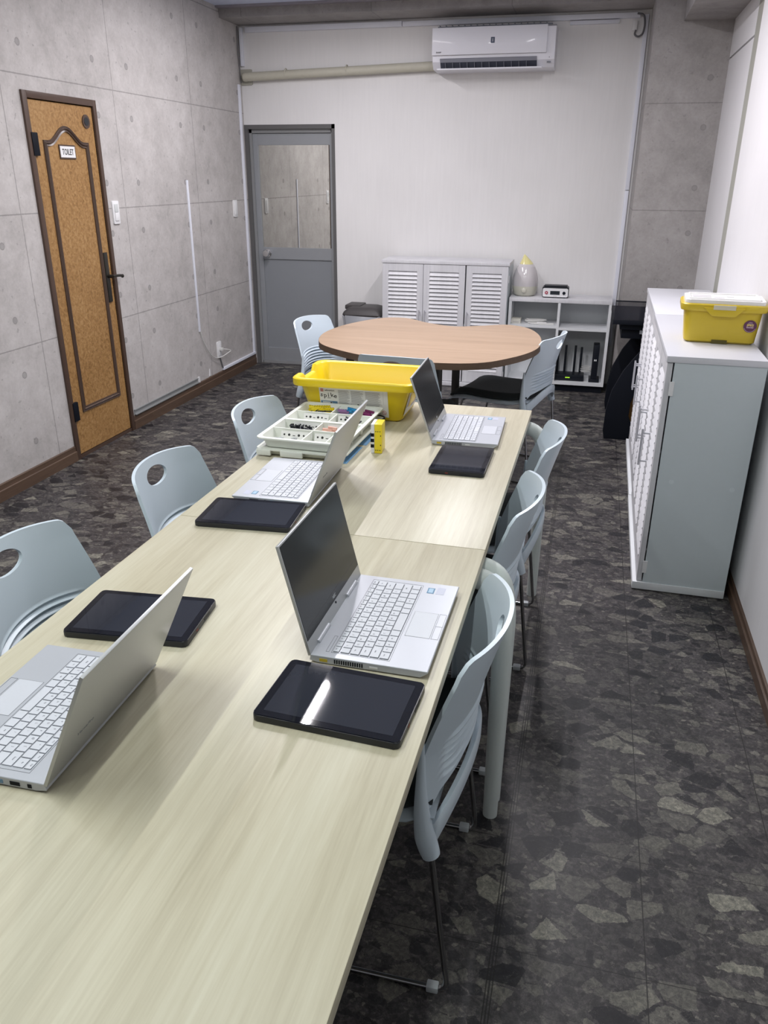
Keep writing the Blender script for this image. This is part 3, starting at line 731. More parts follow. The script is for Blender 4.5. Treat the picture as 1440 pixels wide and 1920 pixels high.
lap = make_laptop(LP[0][3], LP[0][2]); lap.location = (*LP[0][0], .7205); lap.rotation_euler = (0, 0, LP[0][1]); lap['group'] = 'laptops on the meeting tables'
for (p, r, a, lb) in LP[1:]:
    c = copy_tree(lap, lb, (*p, .7205), r); set_lid(lid_of(c), a)

# ------------------------------------------------------------------ tablets
def make_tablet(label):
    L, W, T = .234, .157, .0125
    t = thing('tablet', label, 'tablet')
    bm = BM(); prism(bm, rrect(-L / 2, L / 2, -W / 2, W / 2, .009), 0, T - .001, bev=.0022); fin('body', bm, M_TAB, t, 40)
    bm = BM(); prism(bm, rrect(-L / 2 + .0015, L / 2 - .0015, -W / 2 + .0015, W / 2 - .0015, .008), T - .001, T); bz = fin('bezel', bm, M_TABB, t, 30)
    bm = BM(); prism(bm, rrect(-L / 2 + .014, L / 2 - .014, -W / 2 + .014, W / 2 - .014, .001, 1), T, T + .0002); fin('display', bm, M_SCREENT, bz, 0, label='slightly lighter dark display')
    bm = BM(); box(bm, L / 2 - .001, L / 2 + .0006, .010, .040, .004, .007); fin('side_button', bm, M_BLKP, t, 0)
    bm = BM(); box(bm, L / 2 - .001, L / 2 + .0005, -.030, -.022, .004, .007); fin('side_mark', bm, mat('dull red mark', (.22, .03, .02), .5), t, 0, label='small dull red mark')
    return t
TB = [
    ([(-.423, 1.062), (-.194, 1.053), (-.200, .898), (-.433, .913)], 'black tablet nearest on the table right side, lamp streak mirrored in its glass'),
    ([(-.863, 1.714), (-.633, 1.727), (-.614, 1.570), (-.850, 1.546)], 'black tablet lying in front of the rear-facing laptop by the table joint'),
    ([(-.869, 1.201), (-.640, 1.223), (-.622, 1.067), (-.853, 1.045)], 'black tablet partly hidden behind the lid of the nearest laptop at left'),
    ([(-.230, 2.278), (-.230, 2.057), (-.385, 2.048), (-.383, 2.280)], 'black tablet at the far right of the table, in front of the far laptop'),
]
tab = None
for q, lb in TB:
    cx = sum(p[0] for p in q) / 4; cy = sum(p[1] for p in q) / 4
    d = Vector((q[1][0] - q[0][0] + q[2][0] - q[3][0], q[1][1] - q[0][1] + q[2][1] - q[3][1])); a = math.atan2(d.y, d.x)
    if tab is None: tab = make_tablet(lb); tab['group'] = 'tablets on the meeting tables'; tab.location = (cx, cy, .7203); tab.rotation_euler = (0, 0, a)
    else: copy_tree(tab, lb, (cx, cy, .7203), a)

# ------------------------------------------------------------------ yellow bins
def loft(bm, loops, close_top=False, close_bot=True):
    R = [[bm.verts.new(p) for p in lp] for lp in loops]; n = len(R[0])
    for A, B in zip(R, R[1:]):
        for i in range(n): bm.faces.new((A[i], A[(i + 1) % n], B[(i + 1) % n], B[i]))
    if close_bot: bm.faces.new(R[0][::-1])
    if close_top: bm.faces.new(R[-1])
def bin_body(w, d, h, dip=True, tap=.030, rim=.020):
    """open storage bin: outer skin, rolled rim, inner skin; rim lowered in the middle of the short sides"""
    bm = BM(); n = 6
    def lp(wx, dy, z, r=.02, dp=0.0):
        out = []; pts = rrect(-wx / 2, wx / 2, -dy / 2, dy / 2, r, n)
        # densify straight runs
        dens = []
        for i in range(len(pts)):
            a = Vector(pts[i]); b = Vector(pts[(i + 1) % len(pts)]); k = 12 if (b - a).length > .05 else 1
            for j in range(k): dens.append(a.lerp(b, j / k))
        for p in dens:
            dz = 0
            if dp and abs(p.x) > wx / 2 - .004:
                s = abs(p.y) / (dy / 2); dz = -dp * max(0, min(1, (.50 - s) / .12))
            out.append((p.x, p.y, z + dz))
        return out
    D = .022 if dip else 0
    wb, db = w - 2 * tap - 2 * rim, d - 2 * tap - 2 * rim
    w1, d1 = w - 2 * rim, d - 2 * rim
    loops = [lp(wb - .02, db - .02, 0, .02), lp(wb, db, .008, .025), lp(wb + (w1 - wb) * .9, db + (d1 - db) * .9, h - .028, .03, D), lp(w - .004, d - .004, h - .026, .035, D), lp(w, d, h - .020, .037, D), lp(w, d, h - .004, .037, D), lp(w - .008, d - .008, h, .035, D),
             lp(w1 + .012, d1 + .012, h, .032, D), lp(w1 - .004, d1 - .004, h - .006, .028, D), lp(wb - .006, db - .006, .006, .02)]
    loft(bm, loops, close_top=True); return bm
t = thing('storage_bin', 'open bright yellow storage bin with white printed label on the far table end', 'storage bin')
t.location = (-.729, 2.612, .7205); t.rotation_euler = (0, 0, radians(-.4))
BW, BD, BH = .425, .306, .141
fin('bin_body', bin_body(BW, BD, BH), M_YEL, t, 45)
# label on the near face (plane tilts with the side)
slope = (.030 * .9) / (BH - .036)
def on_face(x, z, out=.0012): return (x, -(BD / 2 - .05) - (z - .008) * slope - out, z)
Lx0, Lx1, Lz0, Lz1 = -.118, .120, .014, .112
fr = frame(on_face((Lx0 + Lx1) / 2, (Lz0 + Lz1) / 2, .0008), (1, 0, 0), (0, -slope, 1))
lw, lh = Lx1 - Lx0, Lz1 - Lz0
bm = BM(); box(bm, -lw / 2, lw / 2, -lh / 2, lh / 2, 0, .0006, M=fr); lab = fin('label', bm, M_PAPER, t, 0, label='white printed paper label')
bm = BM()
for (c0, c1, r0, r1) in ((-.052, -.012, .045, -.010), (-.008, .036, .045, .000), (.042, .098, .045, -.036), (-.052, -.012, -.014, -.036)):
    z = r0 - .002
    while z > r1:
        e = c1 - random.random() * .014; box(bm, c0, e, z - .0013, z, .0006, .0009, M=fr); z -= .0026
box(bm, -.008, .036, -.0042, -.0036, .0006, .0009, M=fr); box(bm, -.008, .036, -.0362, -.0356, .0006, .0009, M=fr); box(bm, -.0085, -.008, -.036, -.0036, .0006, .0009, M=fr); box(bm, .0355, .036, -.036, -.0036, .0006, .0009, M=fr)
box(bm, .103, .1036, .0, .045, .0006, .0009, M=fr); box(bm, -.052, .06, -.0405, -.0385, .0006, .0009, M=fr)
fin('label_small_print', bm, M_PTXT, lab, 0)
bm = BM()
add_text(bm, 'education', .0085, fr @ Matrix.Translation((-.082, .0395, .0006)), bold=.0001)
for i, (c, dz, rot) in enumerate(zip('spike', (.0015, -.001, .001, .0015, -.0015), (-.2, .05, 0, .1, -.15))):
    add_text(bm, c, .023, fr @ Matrix.Translation((-.111 + i * .0118 + (.001 if i > 2 else 0), .0205 + dz, .0006)) @ Matrix.Rotation(rot, 4, 'Z'), bold=.0002)
add_text(bm, 'PRIME', .0045, fr @ Matrix.Translation((-.086, .0105, .0006)))
box(bm, .060, .088, -.045, -.0405, .0006, .0009, M=fr)
for (a, b) in ((.002, -.014), (.012, -.010), (.022, -.014), (.005, -.024), (.018, -.026), (.028, -.022), (-.002, -.022)): box(bm, a, a + .006, b, b + .0035, .0006, .0009, M=fr)
box(bm, -.083, -.077, -.009, -.0045, .0009, .0012, M=fr)
fin('label_lettering', bm, M_PBLK, lab, 0)
bm = BM(); box(bm, -.116, -.058, -.047, -.0005, .0006, .0008, M=fr); fin('label_blue_panel', bm, M_PBLUE, lab, 0)
bm = BM(); box(bm, -.110, -.076, -.0095, -.0035, .0008, .0010, M=fr); 
for k in range(4): box(bm, -.110, -.078 - k * .004, -.016 - k * .003, -.0152 - k * .003, .0008, .0010, M=fr)
add_text(bm, '10+', .007, fr @ Matrix.Translation((-.102, -.036, .0008))); fin('label_white_print', bm, M_PAPER, lab, 0)
bm = BM(); box(bm, -.114, -.104, .034, .044, .0006, .0009, M=fr); lg = fin('label_logo', bm, M_PRED, lab, 0)
bm = BM(); add_text(bm, 'LEGO', .0040, fr @ Matrix.Translation((-.109, .039, .0010)), bold=.0001); fin('logo_lettering', bm, M_PAPER, lg, 0)
bm = BM(); tube(bm, [fr @ Vector((.104 + .0070 * cos(2 * pi * k / 24), -.0315 + .0070 * sin(2 * pi * k / 24), .0008)) for k in range(24)], .0006, 5, closed=True); tube(bm, [fr @ Vector((.099, -.0265, .0008)), fr @ Vector((.109, -.0365, .0008))], .0006, 5)
fin('label_warning_ring', bm, M_PRED, lab)
# short side label
sx = (BW / 2 - .05); fr2 = frame((sx + slope * .055 + .0012, -.01, .062), (0, 1, 0), (slope, 0, 1))
bm = BM(); box(bm, -.085, .085, -.042, .044, 0, .0006, M=fr2); sl = fin('side_label', bm, M_PAPER, t, 0)
bm = BM(); box(bm, .010, .080, -.030, .035, .0006, .0008, M=fr2); box(bm, -.075, -.02, -.015, .030, .0006, .0008, M=fr2); fin('side_label_print', bm, mat('pale violet print', (.42, .38, .48), .6), sl, 0)
# booklet film lying in the bin
bm = BM()
for k in range(3): box(bm, -.15, .05, -.09, .07, .008 + k * .004, .011 + k * .004, M=Matrix.Rotation(.1 * k, 4, 'Z'))
fin_o = fin('parts_bag', bm, mat('clear white bag film', (.72, .70, .60), .2), None, 0); fin_o.matrix_world = Matrix.Translation((-.729, 2.612, .7215)) @ Matrix.Rotation(radians(-.4), 4, 'Z') @ Matrix.Translation((0, 0, .0))
tag(fin_o, 'crinkled clear plastic bag lying inside the open yellow bin', 'bag')

t = thing('lidded_storage_bin', 'small yellow bin with white lid and round purple sticker on the right cabinets', 'storage bin', (.492, 3.255, .9155), radians(-4))
BW2, BD2, BH2 = .300, .215, .145
fin('bin_body', bin_body(BW2, BD2, BH2, dip=False, tap=.012, rim=.014), mat('yellow lidded bin plastic', (.62, .46, .03), .33), t, 45)
bm = BM(); prism(bm, rrect(-BW2 / 2 + .012, BW2 / 2 - .012, -BD2 / 2 + .008, BD2 / 2 - .008, .02), BH2 - .004, BH2 + .013, bev=.003)
r = [(-BW2 / 2 + .030, -BD2 / 2 + .030), (BW2 / 2 - .030, -BD2 / 2 + .030), (BW2 / 2 - .030, BD2 / 2 - .030), (-BW2 / 2 + .030, BD2 / 2 - .030)]
lid2 = fin('lid', bm, M_LID, t, 30, label='white plastic lid')
bm = BM()
for (a, b) in ((0, 1), (1, 2), (2, 3), (3, 0)): tube(bm, [(*r[a], BH2 + .014), (*r[b], BH2 + .014)], .004, 8)
fin('lid_ridge', bm, M_LID, lid2)
bm = BM(); box(bm, -.11, -.045, -.03, .045, BH2 + .0131, BH2 + .0137); box(bm, -.035, .0, -.055, -.01, BH2 + .0131, BH2 + .0137); box(bm, .01, .035, .005, .012, BH2 + .0131, BH2 + .0137); fin('lid_print', bm, mat('faint grey print', (.60, .59, .60), .5), lid2, 0)
# drooping catch on the near rim
yf = -BD2 / 2
bm = BM(); prism(bm, [(-.070, .0), (.070, 0), (.040, -.030), (-.040, -.030)], 0, .010, frame((0, yf + .004, BH2 - .012), (1, 0, 0), (0, 0, 1)), bev=.002); fin('rim_catch', bm, MATS['yellow lidded bin plastic'], t, 30)
bm = BM(); box(bm, -.038, .038, yf - .010, yf - .006, BH2 - .018, BH2 - .002, .001); fin('lid_catch', bm, mat('cloudy catch plastic', (.60, .56, .42), .35), t, 0)
# foot notch and sticker
yb = -(BD2 / 2 - .026)
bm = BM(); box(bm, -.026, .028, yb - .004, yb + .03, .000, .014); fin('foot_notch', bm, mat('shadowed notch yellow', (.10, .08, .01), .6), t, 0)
sl2 = (.012 * .9) / (BH2 - .036); zc = .070; xc = .097
fr = frame((xc, -(BD2 / 2 - .026) - (zc - .008) * sl2 - .0015, zc), (1, 0, 0), (0, -sl2, 1))
bm = BM(); cyl(bm, fr @ Vector((0, 0, 0)), fr @ Vector((0, 0, .0008)), .0225, n=32); stk = fin('round_sticker', bm, M_PURP, t, label='round purple sticker')
bm = BM(); add_text(bm, 'LEGO', .0050, fr @ Matrix.Translation((0, .0140, .001))); add_text(bm, 'Education', .0045, fr @ Matrix.Translation((0, .0100, .001))); add_text(bm, 'Essential', .0068, fr @ Matrix.Translation((0, -.0035, .001)), bold=.0002)
tube(bm, [fr @ Vector((.0200 * cos(radians(a)), .0200 * sin(radians(a)), .001)) for a in range(200, 341, 10)], .0005, 5)
fin('sticker_small_lettering', bm, mat('pale pink print', (.72, .55, .66), .5), stk, 0)
bm = BM(); add_text(bm, 'SPIKE', .0098, fr @ Matrix.Translation((0, .0040, .001)), bold=.0004); fin('sticker_lettering', bm, mat('gold print', (.78, .62, .22), .5), stk, 0)

# ------------------------------------------------------------------ sorting tray with bricks
TR = Matrix.Translation((-.765, 2.277, .7205)) @ Matrix.Rotation(radians(-1.5), 4, 'Z')
TWX, TWY = .262, .405
def place(o): o.matrix_world = TR; return o
t = thing('lower_tray', 'lower cream white tray under the filled sorting tray', 'tray'); place(t)
bm = BM(); D = [[(p[0], p[1], z) for p in rrect(-TWX / 2 - a, TWX / 2 + a, -TWY / 2 - a, TWY / 2 + a, .022)] for a, z in ((-.014, 0), (-.008, .004), (-.001, .019), (.010, .019), (.010, .023), (.0, .0225), (-.006, .0215))]
loft(bm, D, close_top=True); fin('tray_shell', bm, M_TRAY, t, 40)
bm = BM()
for (x0, x1) in ((-.135, -.09), (-.06, .01)): box(bm, x0, x1, -TWY / 2 - .014, -TWY / 2 - .004, .004, .022, .003)
fin('tray_clip', bm, M_TRAY, t)
t = thing('sorting_tray', 'upper cream white sorting tray with compartments of toy bricks', 'tray'); place(t)
bm = BM(); t0 = .022
loops = [[(p[0], p[1], z) for p in rrect(-TWX / 2 - a, TWX / 2 + a, -TWY / 2 - a, TWY / 2 + a, .02)] for a, z in ((-.018, t0), (-.012, t0 + .002), (-.004, t0 + .030), (.008, t0 + .030), (.008, t0 + .034), (-.004, t0 + .034), (-.013, t0 + .004))]
loft(bm, loops, close_top=True)
# notched rim tabs on the left
fin('tray_shell', bm, M_TRAY, t, 40)
ROWS = [-.0975, .000, .0975]
bm = BM()
for y in ROWS: box(bm, -TWX / 2 + .005, TWX / 2 - .005, y - (.0065 if y == 0 else .0022), y + (.0065 if y == 0 else .0022), t0 + .003, t0 + .0335, .001)
SPL = [.0, .0, .0, -.005]
for i, xs in enumerate(([.0, .075], [.0, .07], [.012], [-.012, .065])):
    y0_ = -TWY / 2 + .01 + i * .0985
    for x_ in xs:
        if x_ is None: continue
        box(bm, x_ - .002, x_ + .002, y0_, y0_ + .093, t0 + .003, t0 + .0315, .001)
fin('dividers', bm, M_TRAY, t, 0)
# picture cards at the back of the compartments
def card(cx, yy, w_, marks, nm='picture_card'):
    f2 = frame((cx, yy, t0 + .0175), (1, 0, 0), (0, .45, 1))
    b = BM(); box(b, -w_ / 2, w_ / 2, -.0135, .0135, 0, .0006, M=f2); c = fin(nm, b, M_PAPER, t, 0)
    b = BM(); n = marks
    for k in range(n):
        px = -w_ / 2 + (k + .7) * w_ / (n + .4)
        if k % 3 == 2: box(b, px - .004, px + .004, -.001, .0012, .0006, .0009, M=f2 @ Matrix.Rotation(.5, 4, 'Z') if False else f2)
        else: cyl(b, f2 @ Vector((px, .002, .0006)), f2 @ Vector((px, .002, .0010)), .0030 + .001 * (k % 2), n=10)
    fin('card_symbols', b, M_PBLK, c, 0)
card(-.055, .082, .085, 6); card(-.052, -.018, .085, 7); card(.045, -.018, .05, 3); card(-.045, -.118, .10, 6); card(.038, -.118, .05, 3); card(-.052, .180, .10, 4); card(.038, .180, .05, 3); card(.100, .180, .035, 1); card(.045, .082, .05, 3)
bm = BM(); box(bm, TWX / 2 - .05, TWX / 2 + .012, -.208, -.05, .0, .0008); box(bm, TWX / 2 - .05, TWX / 2 + .018, -.03, .09, .0, .0008)
o = fin('blue_card_sheet', bm, M_BLUEC, None, 0); o.matrix_world = Matrix.Translation((0, 0, -.0003)) @ TR; tag(o, 'blue card sheet poking out under the right side of the sorting tray', 'card')
# bricks lying in the compartments
def beam_mesh(nh, pitch=.008, wdt=.0072, th=.0072):
    bm = BM(); L = nh * pitch
    prism(bm, rrect(-L / 2, L / 2, -wdt / 2, wdt / 2, wdt * .48, 4), 0, th)
    for k in range(nh): cyl(bm, (-L / 2 + (k + .5) * pitch, 0, th), (-L / 2 + (k + .5) * pitch, 0, th + .0002), .0020, n=8, mi=1)
    bmesh.ops.recalc_face_normals(bm, faces=bm.faces[:]); me = bpy.data.meshes.new('beam'); bm.to_mesh(me); bm.free(); return me
def pin_mesh(L=.016, r=.0026):
    bm = BM(); lathe(bm, [(0, 0), (r, 0), (r, L * .42), (r * 1.35, L * .44), (r * 1.35, L * .56), (r, L * .58), (r, L), (0, L)], 10); bmesh.ops.recalc_face_normals(bm, faces=bm.faces[:]); me = bpy.data.meshes.new('pin'); bm.to_mesh(me); bm.free(); return me
def scatter(name, me, mats, n, x0, x1, y0, y1, label, cat, group, zs=(.010, .026), flat=True):
    for m_ in (mats if isinstance(mats, list) else [mats]): me.materials.append(m_)
    for k in range(n):
        o = bpy.data.objects.new(name, me); COL.objects.link(o)
        x = x0 + (x1 - x0) * ((k * .618) % 1); y = y0 + (y1 - y0) * random.random(); z = zs[0] + (zs[1] - zs[0]) * (k / max(1, n - 1))
        R = Matrix.Rotation(random.uniform(-.5, .5) if flat else random.uniform(0, 6.28), 4, 'Z')
        if not flat: R = R @ Matrix.Rotation(pi / 2 + random.uniform(-.4, .4), 4, 'Y')
        o.matrix_world = TR @ Matrix.Translation((x, y, t0 + z)) @ R
        tag(o, label, cat, group)
scatter('yellow_toy_beam', beam_mesh(9), [M_YEL2, M_PBLK], 8, -.090, -.045, .158, .176, 'yellow studless toy beam with holes in the far left tray compartment', 'toy brick', 'yellow beams in the far left compartment')
scatter('black_toy_axle', pin_mesh(.05, .0022), M_BLKP, 5, -.10, -.04, .140, .155, 'black toy axle among the yellow beams in the far left compartment', 'toy brick', 'black axles in the far left compartment', (.012, .022), False)
scatter('blue_toy_beam', beam_mesh(5), [M_BLUE, M_PBLK], 4, .012, .045, .156, .176, 'bright blue toy beam in the far middle tray compartment', 'toy brick', 'blue beams in the far middle compartment', (.010, .027))
scatter('violet_toy_beam', beam_mesh(4), [M_VIOL, M_PBLK], 3, .010, .020, .140, .160, 'violet toy beam beside the blue beams in the tray', 'toy brick', 'violet beams in the tray')
scatter('magenta_toy_beam', beam_mesh(5), [M_MAG, M_PBLK], 4, .085, .105, .155, .175, 'dark magenta toy beam in the far right tray compartment', 'toy brick', 'magenta beams in the far right compartment')
scatter('black_connector_pin', pin_mesh(.016), M_BLKP, 40, -.095, -.030, -.052, -.030, 'black connector pin in the pile of the second compartment row', 'toy brick', 'black connector pins in the tray', (.006, .026), False)
scatter('black_long_axle', pin_mesh(.055, .0028), M_BLKP, 4, .090, .105, .055, .075, 'long black axle in the right compartment of the tray', 'toy brick', 'long black axles at the tray right', (.014, .024), False)
scatter('peach_toy_brick', beam_mesh(4), [M_PEACH, M_PEACH], 4, .025, .050, -.052, -.034, 'peach coloured toy brick in the second compartment row', 'toy brick', 'peach bricks in the tray')
scatter('small_grey_pin', pin_mesh(.012, .0024), mat('light grey brick', (.45, .46, .48), .4), 4, -.10, -.03, -.140, -.125, 'small grey connector pin in the nearest left tray compartment', 'toy brick', 'grey pins in the nearest compartment', (.010, .013), False)

# yellow and white hub standing upright, tape roll behind
t = thing('robot_hub', 'upright yellow and white programmable toy hub with black port slots beside the tray', 'toy hub', (-.572, 2.205, .7205), radians(4))
bm = BM(); box(bm, -.004, .0185, -.028, .028, .0, .090, .002); fin('yellow_half', bm, M_YEL2, t)
bm = BM(); box(bm, -.0145, -.004, -.028, .028, .0, .090, .002); wh = fin('white_half', bm, M_WHITE, t)
bm = BM()
for k in range(3): box(bm, -.0152, -.0050, -.0288, -.010, .018 + k * .017, .028 + k * .017)
fin('port_slots', bm, M_BLACK, wh, 0)
bm = BM()
for z in (.010, .068):
    for k in range(3): box(bm, -.0012 + k * .0062, .0018 + k * .0062, -.0285, -.0278, z - .0012, z + .0012)
for z in (.055, .026): box(bm, .0135, .016, -.0285, -.0278, z - .0018, z + .0018)
fin('stud_holes', bm, M_PBLK, t, 0)
t = thing('tape_roll', 'small tan roll edged in black lying behind the yellow hub', 'tape roll', (-.662, 2.515, .7205))
t.location = (-.648, 2.468, .7205)
bm = BM(); lathe(bm, [(.016, .002), (.030, .002), (.030, .022), (.016, .022), (.016, .002)], 28); fin('roll', bm, M_TAN, t)
bm = BM(); lathe(bm, [(.028, 0), (.034, 0), (.034, .006), (.028, .006), (.028, 0)], 28); lathe(bm, [(.028, .019), (.034, .019), (.034, .024), (.028, .024), (.028, .019)], 28); fin('rim', bm, M_BLKP, t)

# ------------------------------------------------------------------ louvred cabinets
def make_cabinet(label, loc, rz, W=.945, D=.325, H=.915):
    t = thing('louvred_cabinet', label, 'cabinet', loc, rz, 'white louvred three-door cabinets')
    bm = BM(); th = .018
    box(bm, .004, .004 + th, .026, D, .034, H - .022); box(bm, W - .004 - th, W - .004, .026, D, .034, H - .022); box(bm, .02, W - .02, D - .006, D, .034, H - .022)
    box(bm, .02, W - .02, .030, D - .006, .45, .468)
    fin('carcass', bm, M_CABS, t, 0)
    bm = BM(); box(bm, 0, W, -.002, D, H - .022, H, .0015); fin('top', bm, M_CABW if rz == 0 else mat('cabinet top with lilac reflection', (.66, .665, .71), .3), t)  # right cabinets: reflected light on the top is put into its lilac colour
    bm = BM(); box(bm, 0, W, -.012, D, 0.004, .034, .0015); fin('plinth', bm, M_CABW if rz == 0 else M_SHELF, t)
    dw = (W - .012) / 3
    for k in range(3):
        x0 = .006 + k * dw + .0015; x1 = .006 + (k + 1) * dw - .0015; z0, z1 = .038, H - .025
        if k == 2: x0 += .006
        bm = BM(); s = .046; y0, y1 = .002, .021
        box(bm, x0, x0 + s, y0, y1, z0, z1, .001); box(bm, x1 - s, x1, y0, y1, z0, z1, .001)
        box(bm, x0 + s, x1 - s, y0, y1, z1 - .052, z1, .001); box(bm, x0 + s, x1 - s, y0, y1, z0, z0 + .085, .001)
        za, zb_ = z0 + .085, z1 - .052; n = 25; p = (zb_ - za) / n
        for j in range(n):
            zc_ = za + (j + .5) * p
            box(bm, x0 + s - .002, x1 - s + .002, -.0030, .0030, -p * .60, p * .60, 0, M=Matrix.Translation((0, .0100, zc_)) @ Matrix.Rotation(radians(-32), 4, 'X'))
        d = fin('door', bm, M_CABW, t, 0)
        hx = (x1 - .020) if k == 0 else (x0 + .020)
        bm = BM(); cyl(bm, (hx, -.030, .415), (hx, -.030, .565), .0045, n=10)
        for zz in (.432, .548): cyl(bm, (hx, -.030, zz), (hx, .003, zz), .0038, n=8)
        fin('handle', bm, mat('satin grey handle', (.52, .52, .56), .4, .2), d)
    for zz in (.10, .80):
        bm = BM(); box(bm, W - .0045, W - .0005, .018, .034, zz - .025, zz + .025); fin('hinge', bm, M_WHITE, t, 0)
    return t
make_cabinet('white louvred three-door cabinet against the back wall behind the kidney table', (-1.510, 5.935, 0), 0)
RZ = radians(-90.8)
c1 = make_cabinet('white louvred cabinet along the right wall, the nearer one under the small yellow bin', (.302, 3.840, 0), RZ)
make_cabinet('white louvred cabinet along the right wall, the farther one beside the black stand', (.3185, 4.790, 0), RZ)
for (yy, zz) in ((.075, .455), (.285, .445)):
    bm = BM(); cyl(bm, (.9409, yy, zz), (.9422, yy, zz), .009, n=18); fin('screw_cap', bm, mat('pale blue cap', (.66, .72, .75), .4), c1)

# ------------------------------------------------------------------ low shelf and its things
SX0, SX1, SY0, SY1, SZ0, SZ1 = -.558, .172, 5.985, 6.27, .052, .672
t = thing('low_shelf', 'low white open shelf of four compartments against the back wall', 'shelf', ((SX0 + SX1) / 2, SY0, 0))
hx = (SX1 - SX0) / 2; dd = SY1 - SY0; th = .020
bm = BM(); box(bm, -hx, hx, 0, dd, SZ1 - .026, SZ1, .001); fin('top_board', bm, M_CABW, t)
for xs in (-hx, hx - th):
    bm = BM(); box(bm, xs, xs + th, .001, dd, SZ0, SZ1 - .026); fin('side_board', bm, M_SHELF, t, 0)
bm = BM(); box(bm, -hx + th, hx - th, .001, dd, SZ0, SZ0 + .020); fin('bottom_board', bm, M_SHELF, t, 0)
bm = BM(); box(bm, -.012, .006, .002, dd, SZ0 + .02, SZ1 - .026); fin('divider', bm, M_SHELF, t, 0)
bm = BM(); box(bm, -hx + th, -.012, .004, dd, .462, .480); box(bm, .006, hx - th, .004, dd, .452, .470); fin('inner_shelf', bm, M_SHELF, t, 0)
bm = BM(); box(bm, -hx + th, hx - th, dd - .006, dd, SZ0 + .02, SZ1 - .026); fin('back_panel', bm, M_SHELF, t, 0)
bm = BM(); box(bm, -hx + .01, hx - .01, .02, dd, 0, SZ0); fin('base_plinth', bm, M_BLACK, t, 0, label='black recessed base')
# humidifier
t = thing('humidifier', 'teardrop humidifier with pearly tank and pale yellow tip on the low shelf', 'humidifier', (-.462, 6.13, SZ1))
bm = BM(); lathe(bm, [(0, 0), (.062, 0), (.080, .012), (.092, .050), (.093, .072), (0, .072)], 40); fin('base', bm, M_HUMB, t, 50)
bm = BM(); lathe(bm, [(.093, .072), (.0945, .10), (.091, .135), (.080, .175), (.064, .205), (.050, .224), (0, .224)], 40); fin('tank', bm, M_HUMID, t, 60)
bm = BM()
prof = [(.050, .224, 0), (.042, .238, -.002), (.030, .254, -.006), (.018, .270, -.012), (.008, .284, -.016), (.0, .292, -.018)]
R = []
for r_, z_, ox in prof: R.append([bm.verts.new((ox + r_ * cos(2 * pi * k / 28), r_ * sin(2 * pi * k / 28), z_)) for k in range(28)] if r_ > 0 else [bm.verts.new((ox, 0, z_))])
for A, B in zip(R, R[1:]):
    for k in range(28):
        if len(B) == 1: bm.faces.new((A[k], A[(k + 1) % 28], B[0]))
        else: bm.faces.new((A[k], A[(k + 1) % 28], B[(k + 1) % 28], B[k]))
fin('mist_cap', bm, M_HUMY, t, 60, label='pale yellow mist cap')
bm = BM(); lathe(bm, [(0, 0), (.020, 0), (.018, .010), (.012, .014), (0, .015)], 24); fin('dial', bm, M_HUMB, t, 50, M=frame((.0, -.088, .046), (1, 0, 0), (0, 0, 1)))
# control box
t = thing('control_box', 'small white box with black edges, dark display, red and black knobs on the low shelf', 'electronic device', (-.235, 6.09, SZ1 + .004))
bm = BM(); prism(bm, rrect(-.094, .094, 0, .074, .012), 0, .10, frame((0, .05, 0), (1, 0, 0), (0, 0, 1)), bev=.002); fin('housing', bm, M_BLKP, t)
bm = BM(); prism(bm, rrect(-.090, .090, .004, .064, .010), 0, .004, frame((0, -.050, 0), (1, 0, 0), (0, 0, 1))); fp = fin('front_panel', bm, M_WHITE, t)
bm = BM(); box(bm, -.036, .032, -.0552, -.0542, .020, .046); fin('display', bm, M_LCD, fp, 0)
bm = BM(); cyl(bm, (-.063, -.054, .033), (-.063, -.060, .033), .011); k1 = fin('red_knob', bm, mat('red knob', (.35, .02, .05), .4), fp)
bm = BM(); cyl(bm, (-.063, -.060, .033), (-.063, -.061, .033), .004); fin('knob_dot', bm, M_WHITE, k1)
bm = BM(); cyl(bm, (.062, -.054, .033), (.062, -.060, .033), .011); fin('black_knob', bm, M_BLKP, fp)
bm = BM(); box(bm, -.012, .012, -.0550, -.0542, .010, .012); fin('maker_mark', bm, M_PTXT, fp, 0)
bm = BM(); box(bm, -.082, .082, -.045, .045, .074, .082, .002); fin('top_tray', bm, M_BLKP, t)
for xx in (-.07, .07):
    bm = BM(); cyl(bm, (xx, -.03, -.004), (xx, -.03, .001), .008); fin('foot', bm, M_BLKP, t)
# small box, cables in upper left bay
t = thing('small_carton', 'small cream carton at the left of the upper shelf bay', 'carton', (-.505, 6.08, .480))
bm = BM(); box(bm, -.035, .035, -.04, .04, 0, .032, .001); fin('carton_body', bm, mat('cream carton', (.62, .61, .54), .6), t)
bm = BM(); box(bm, -.022, .022, -.0405, -.0400, .006, .012); fin('carton_print', bm, M_PTXT, t, 0)
def coil(name, label, loc, rx, ry, turns, r, m, hgt=.012, seed=1):
    rnd = random.Random(seed); pts = []
    for k in range(turns * 14):
        a = 2 * pi * k / 14; f = 1 + .12 * sin(k * .37) + rnd.uniform(-.04, .04)
        pts.append((rx * f * cos(a), ry * f * sin(a), r + hgt * (k / (turns * 14)) + .0015 * sin(k * 1.3)))
    bm = BM(); tube(bm, smooth_path(pts, 3), r, 6); o = fin(name, bm, m, None, 60, loc=loc); return tag(o, label, 'cable')
coil('bundled_cable', 'white coiled cable tied with a dark band on the upper left shelf bay', (-.36, 6.10, .482), .075, .035, 4, .0035, M_CABLE, .022, 3)
t = thing('power_strip_lead', 'flat loose white cord loop lying in front on the upper left shelf bay', 'cable', (-.315, 6.03, .4805))
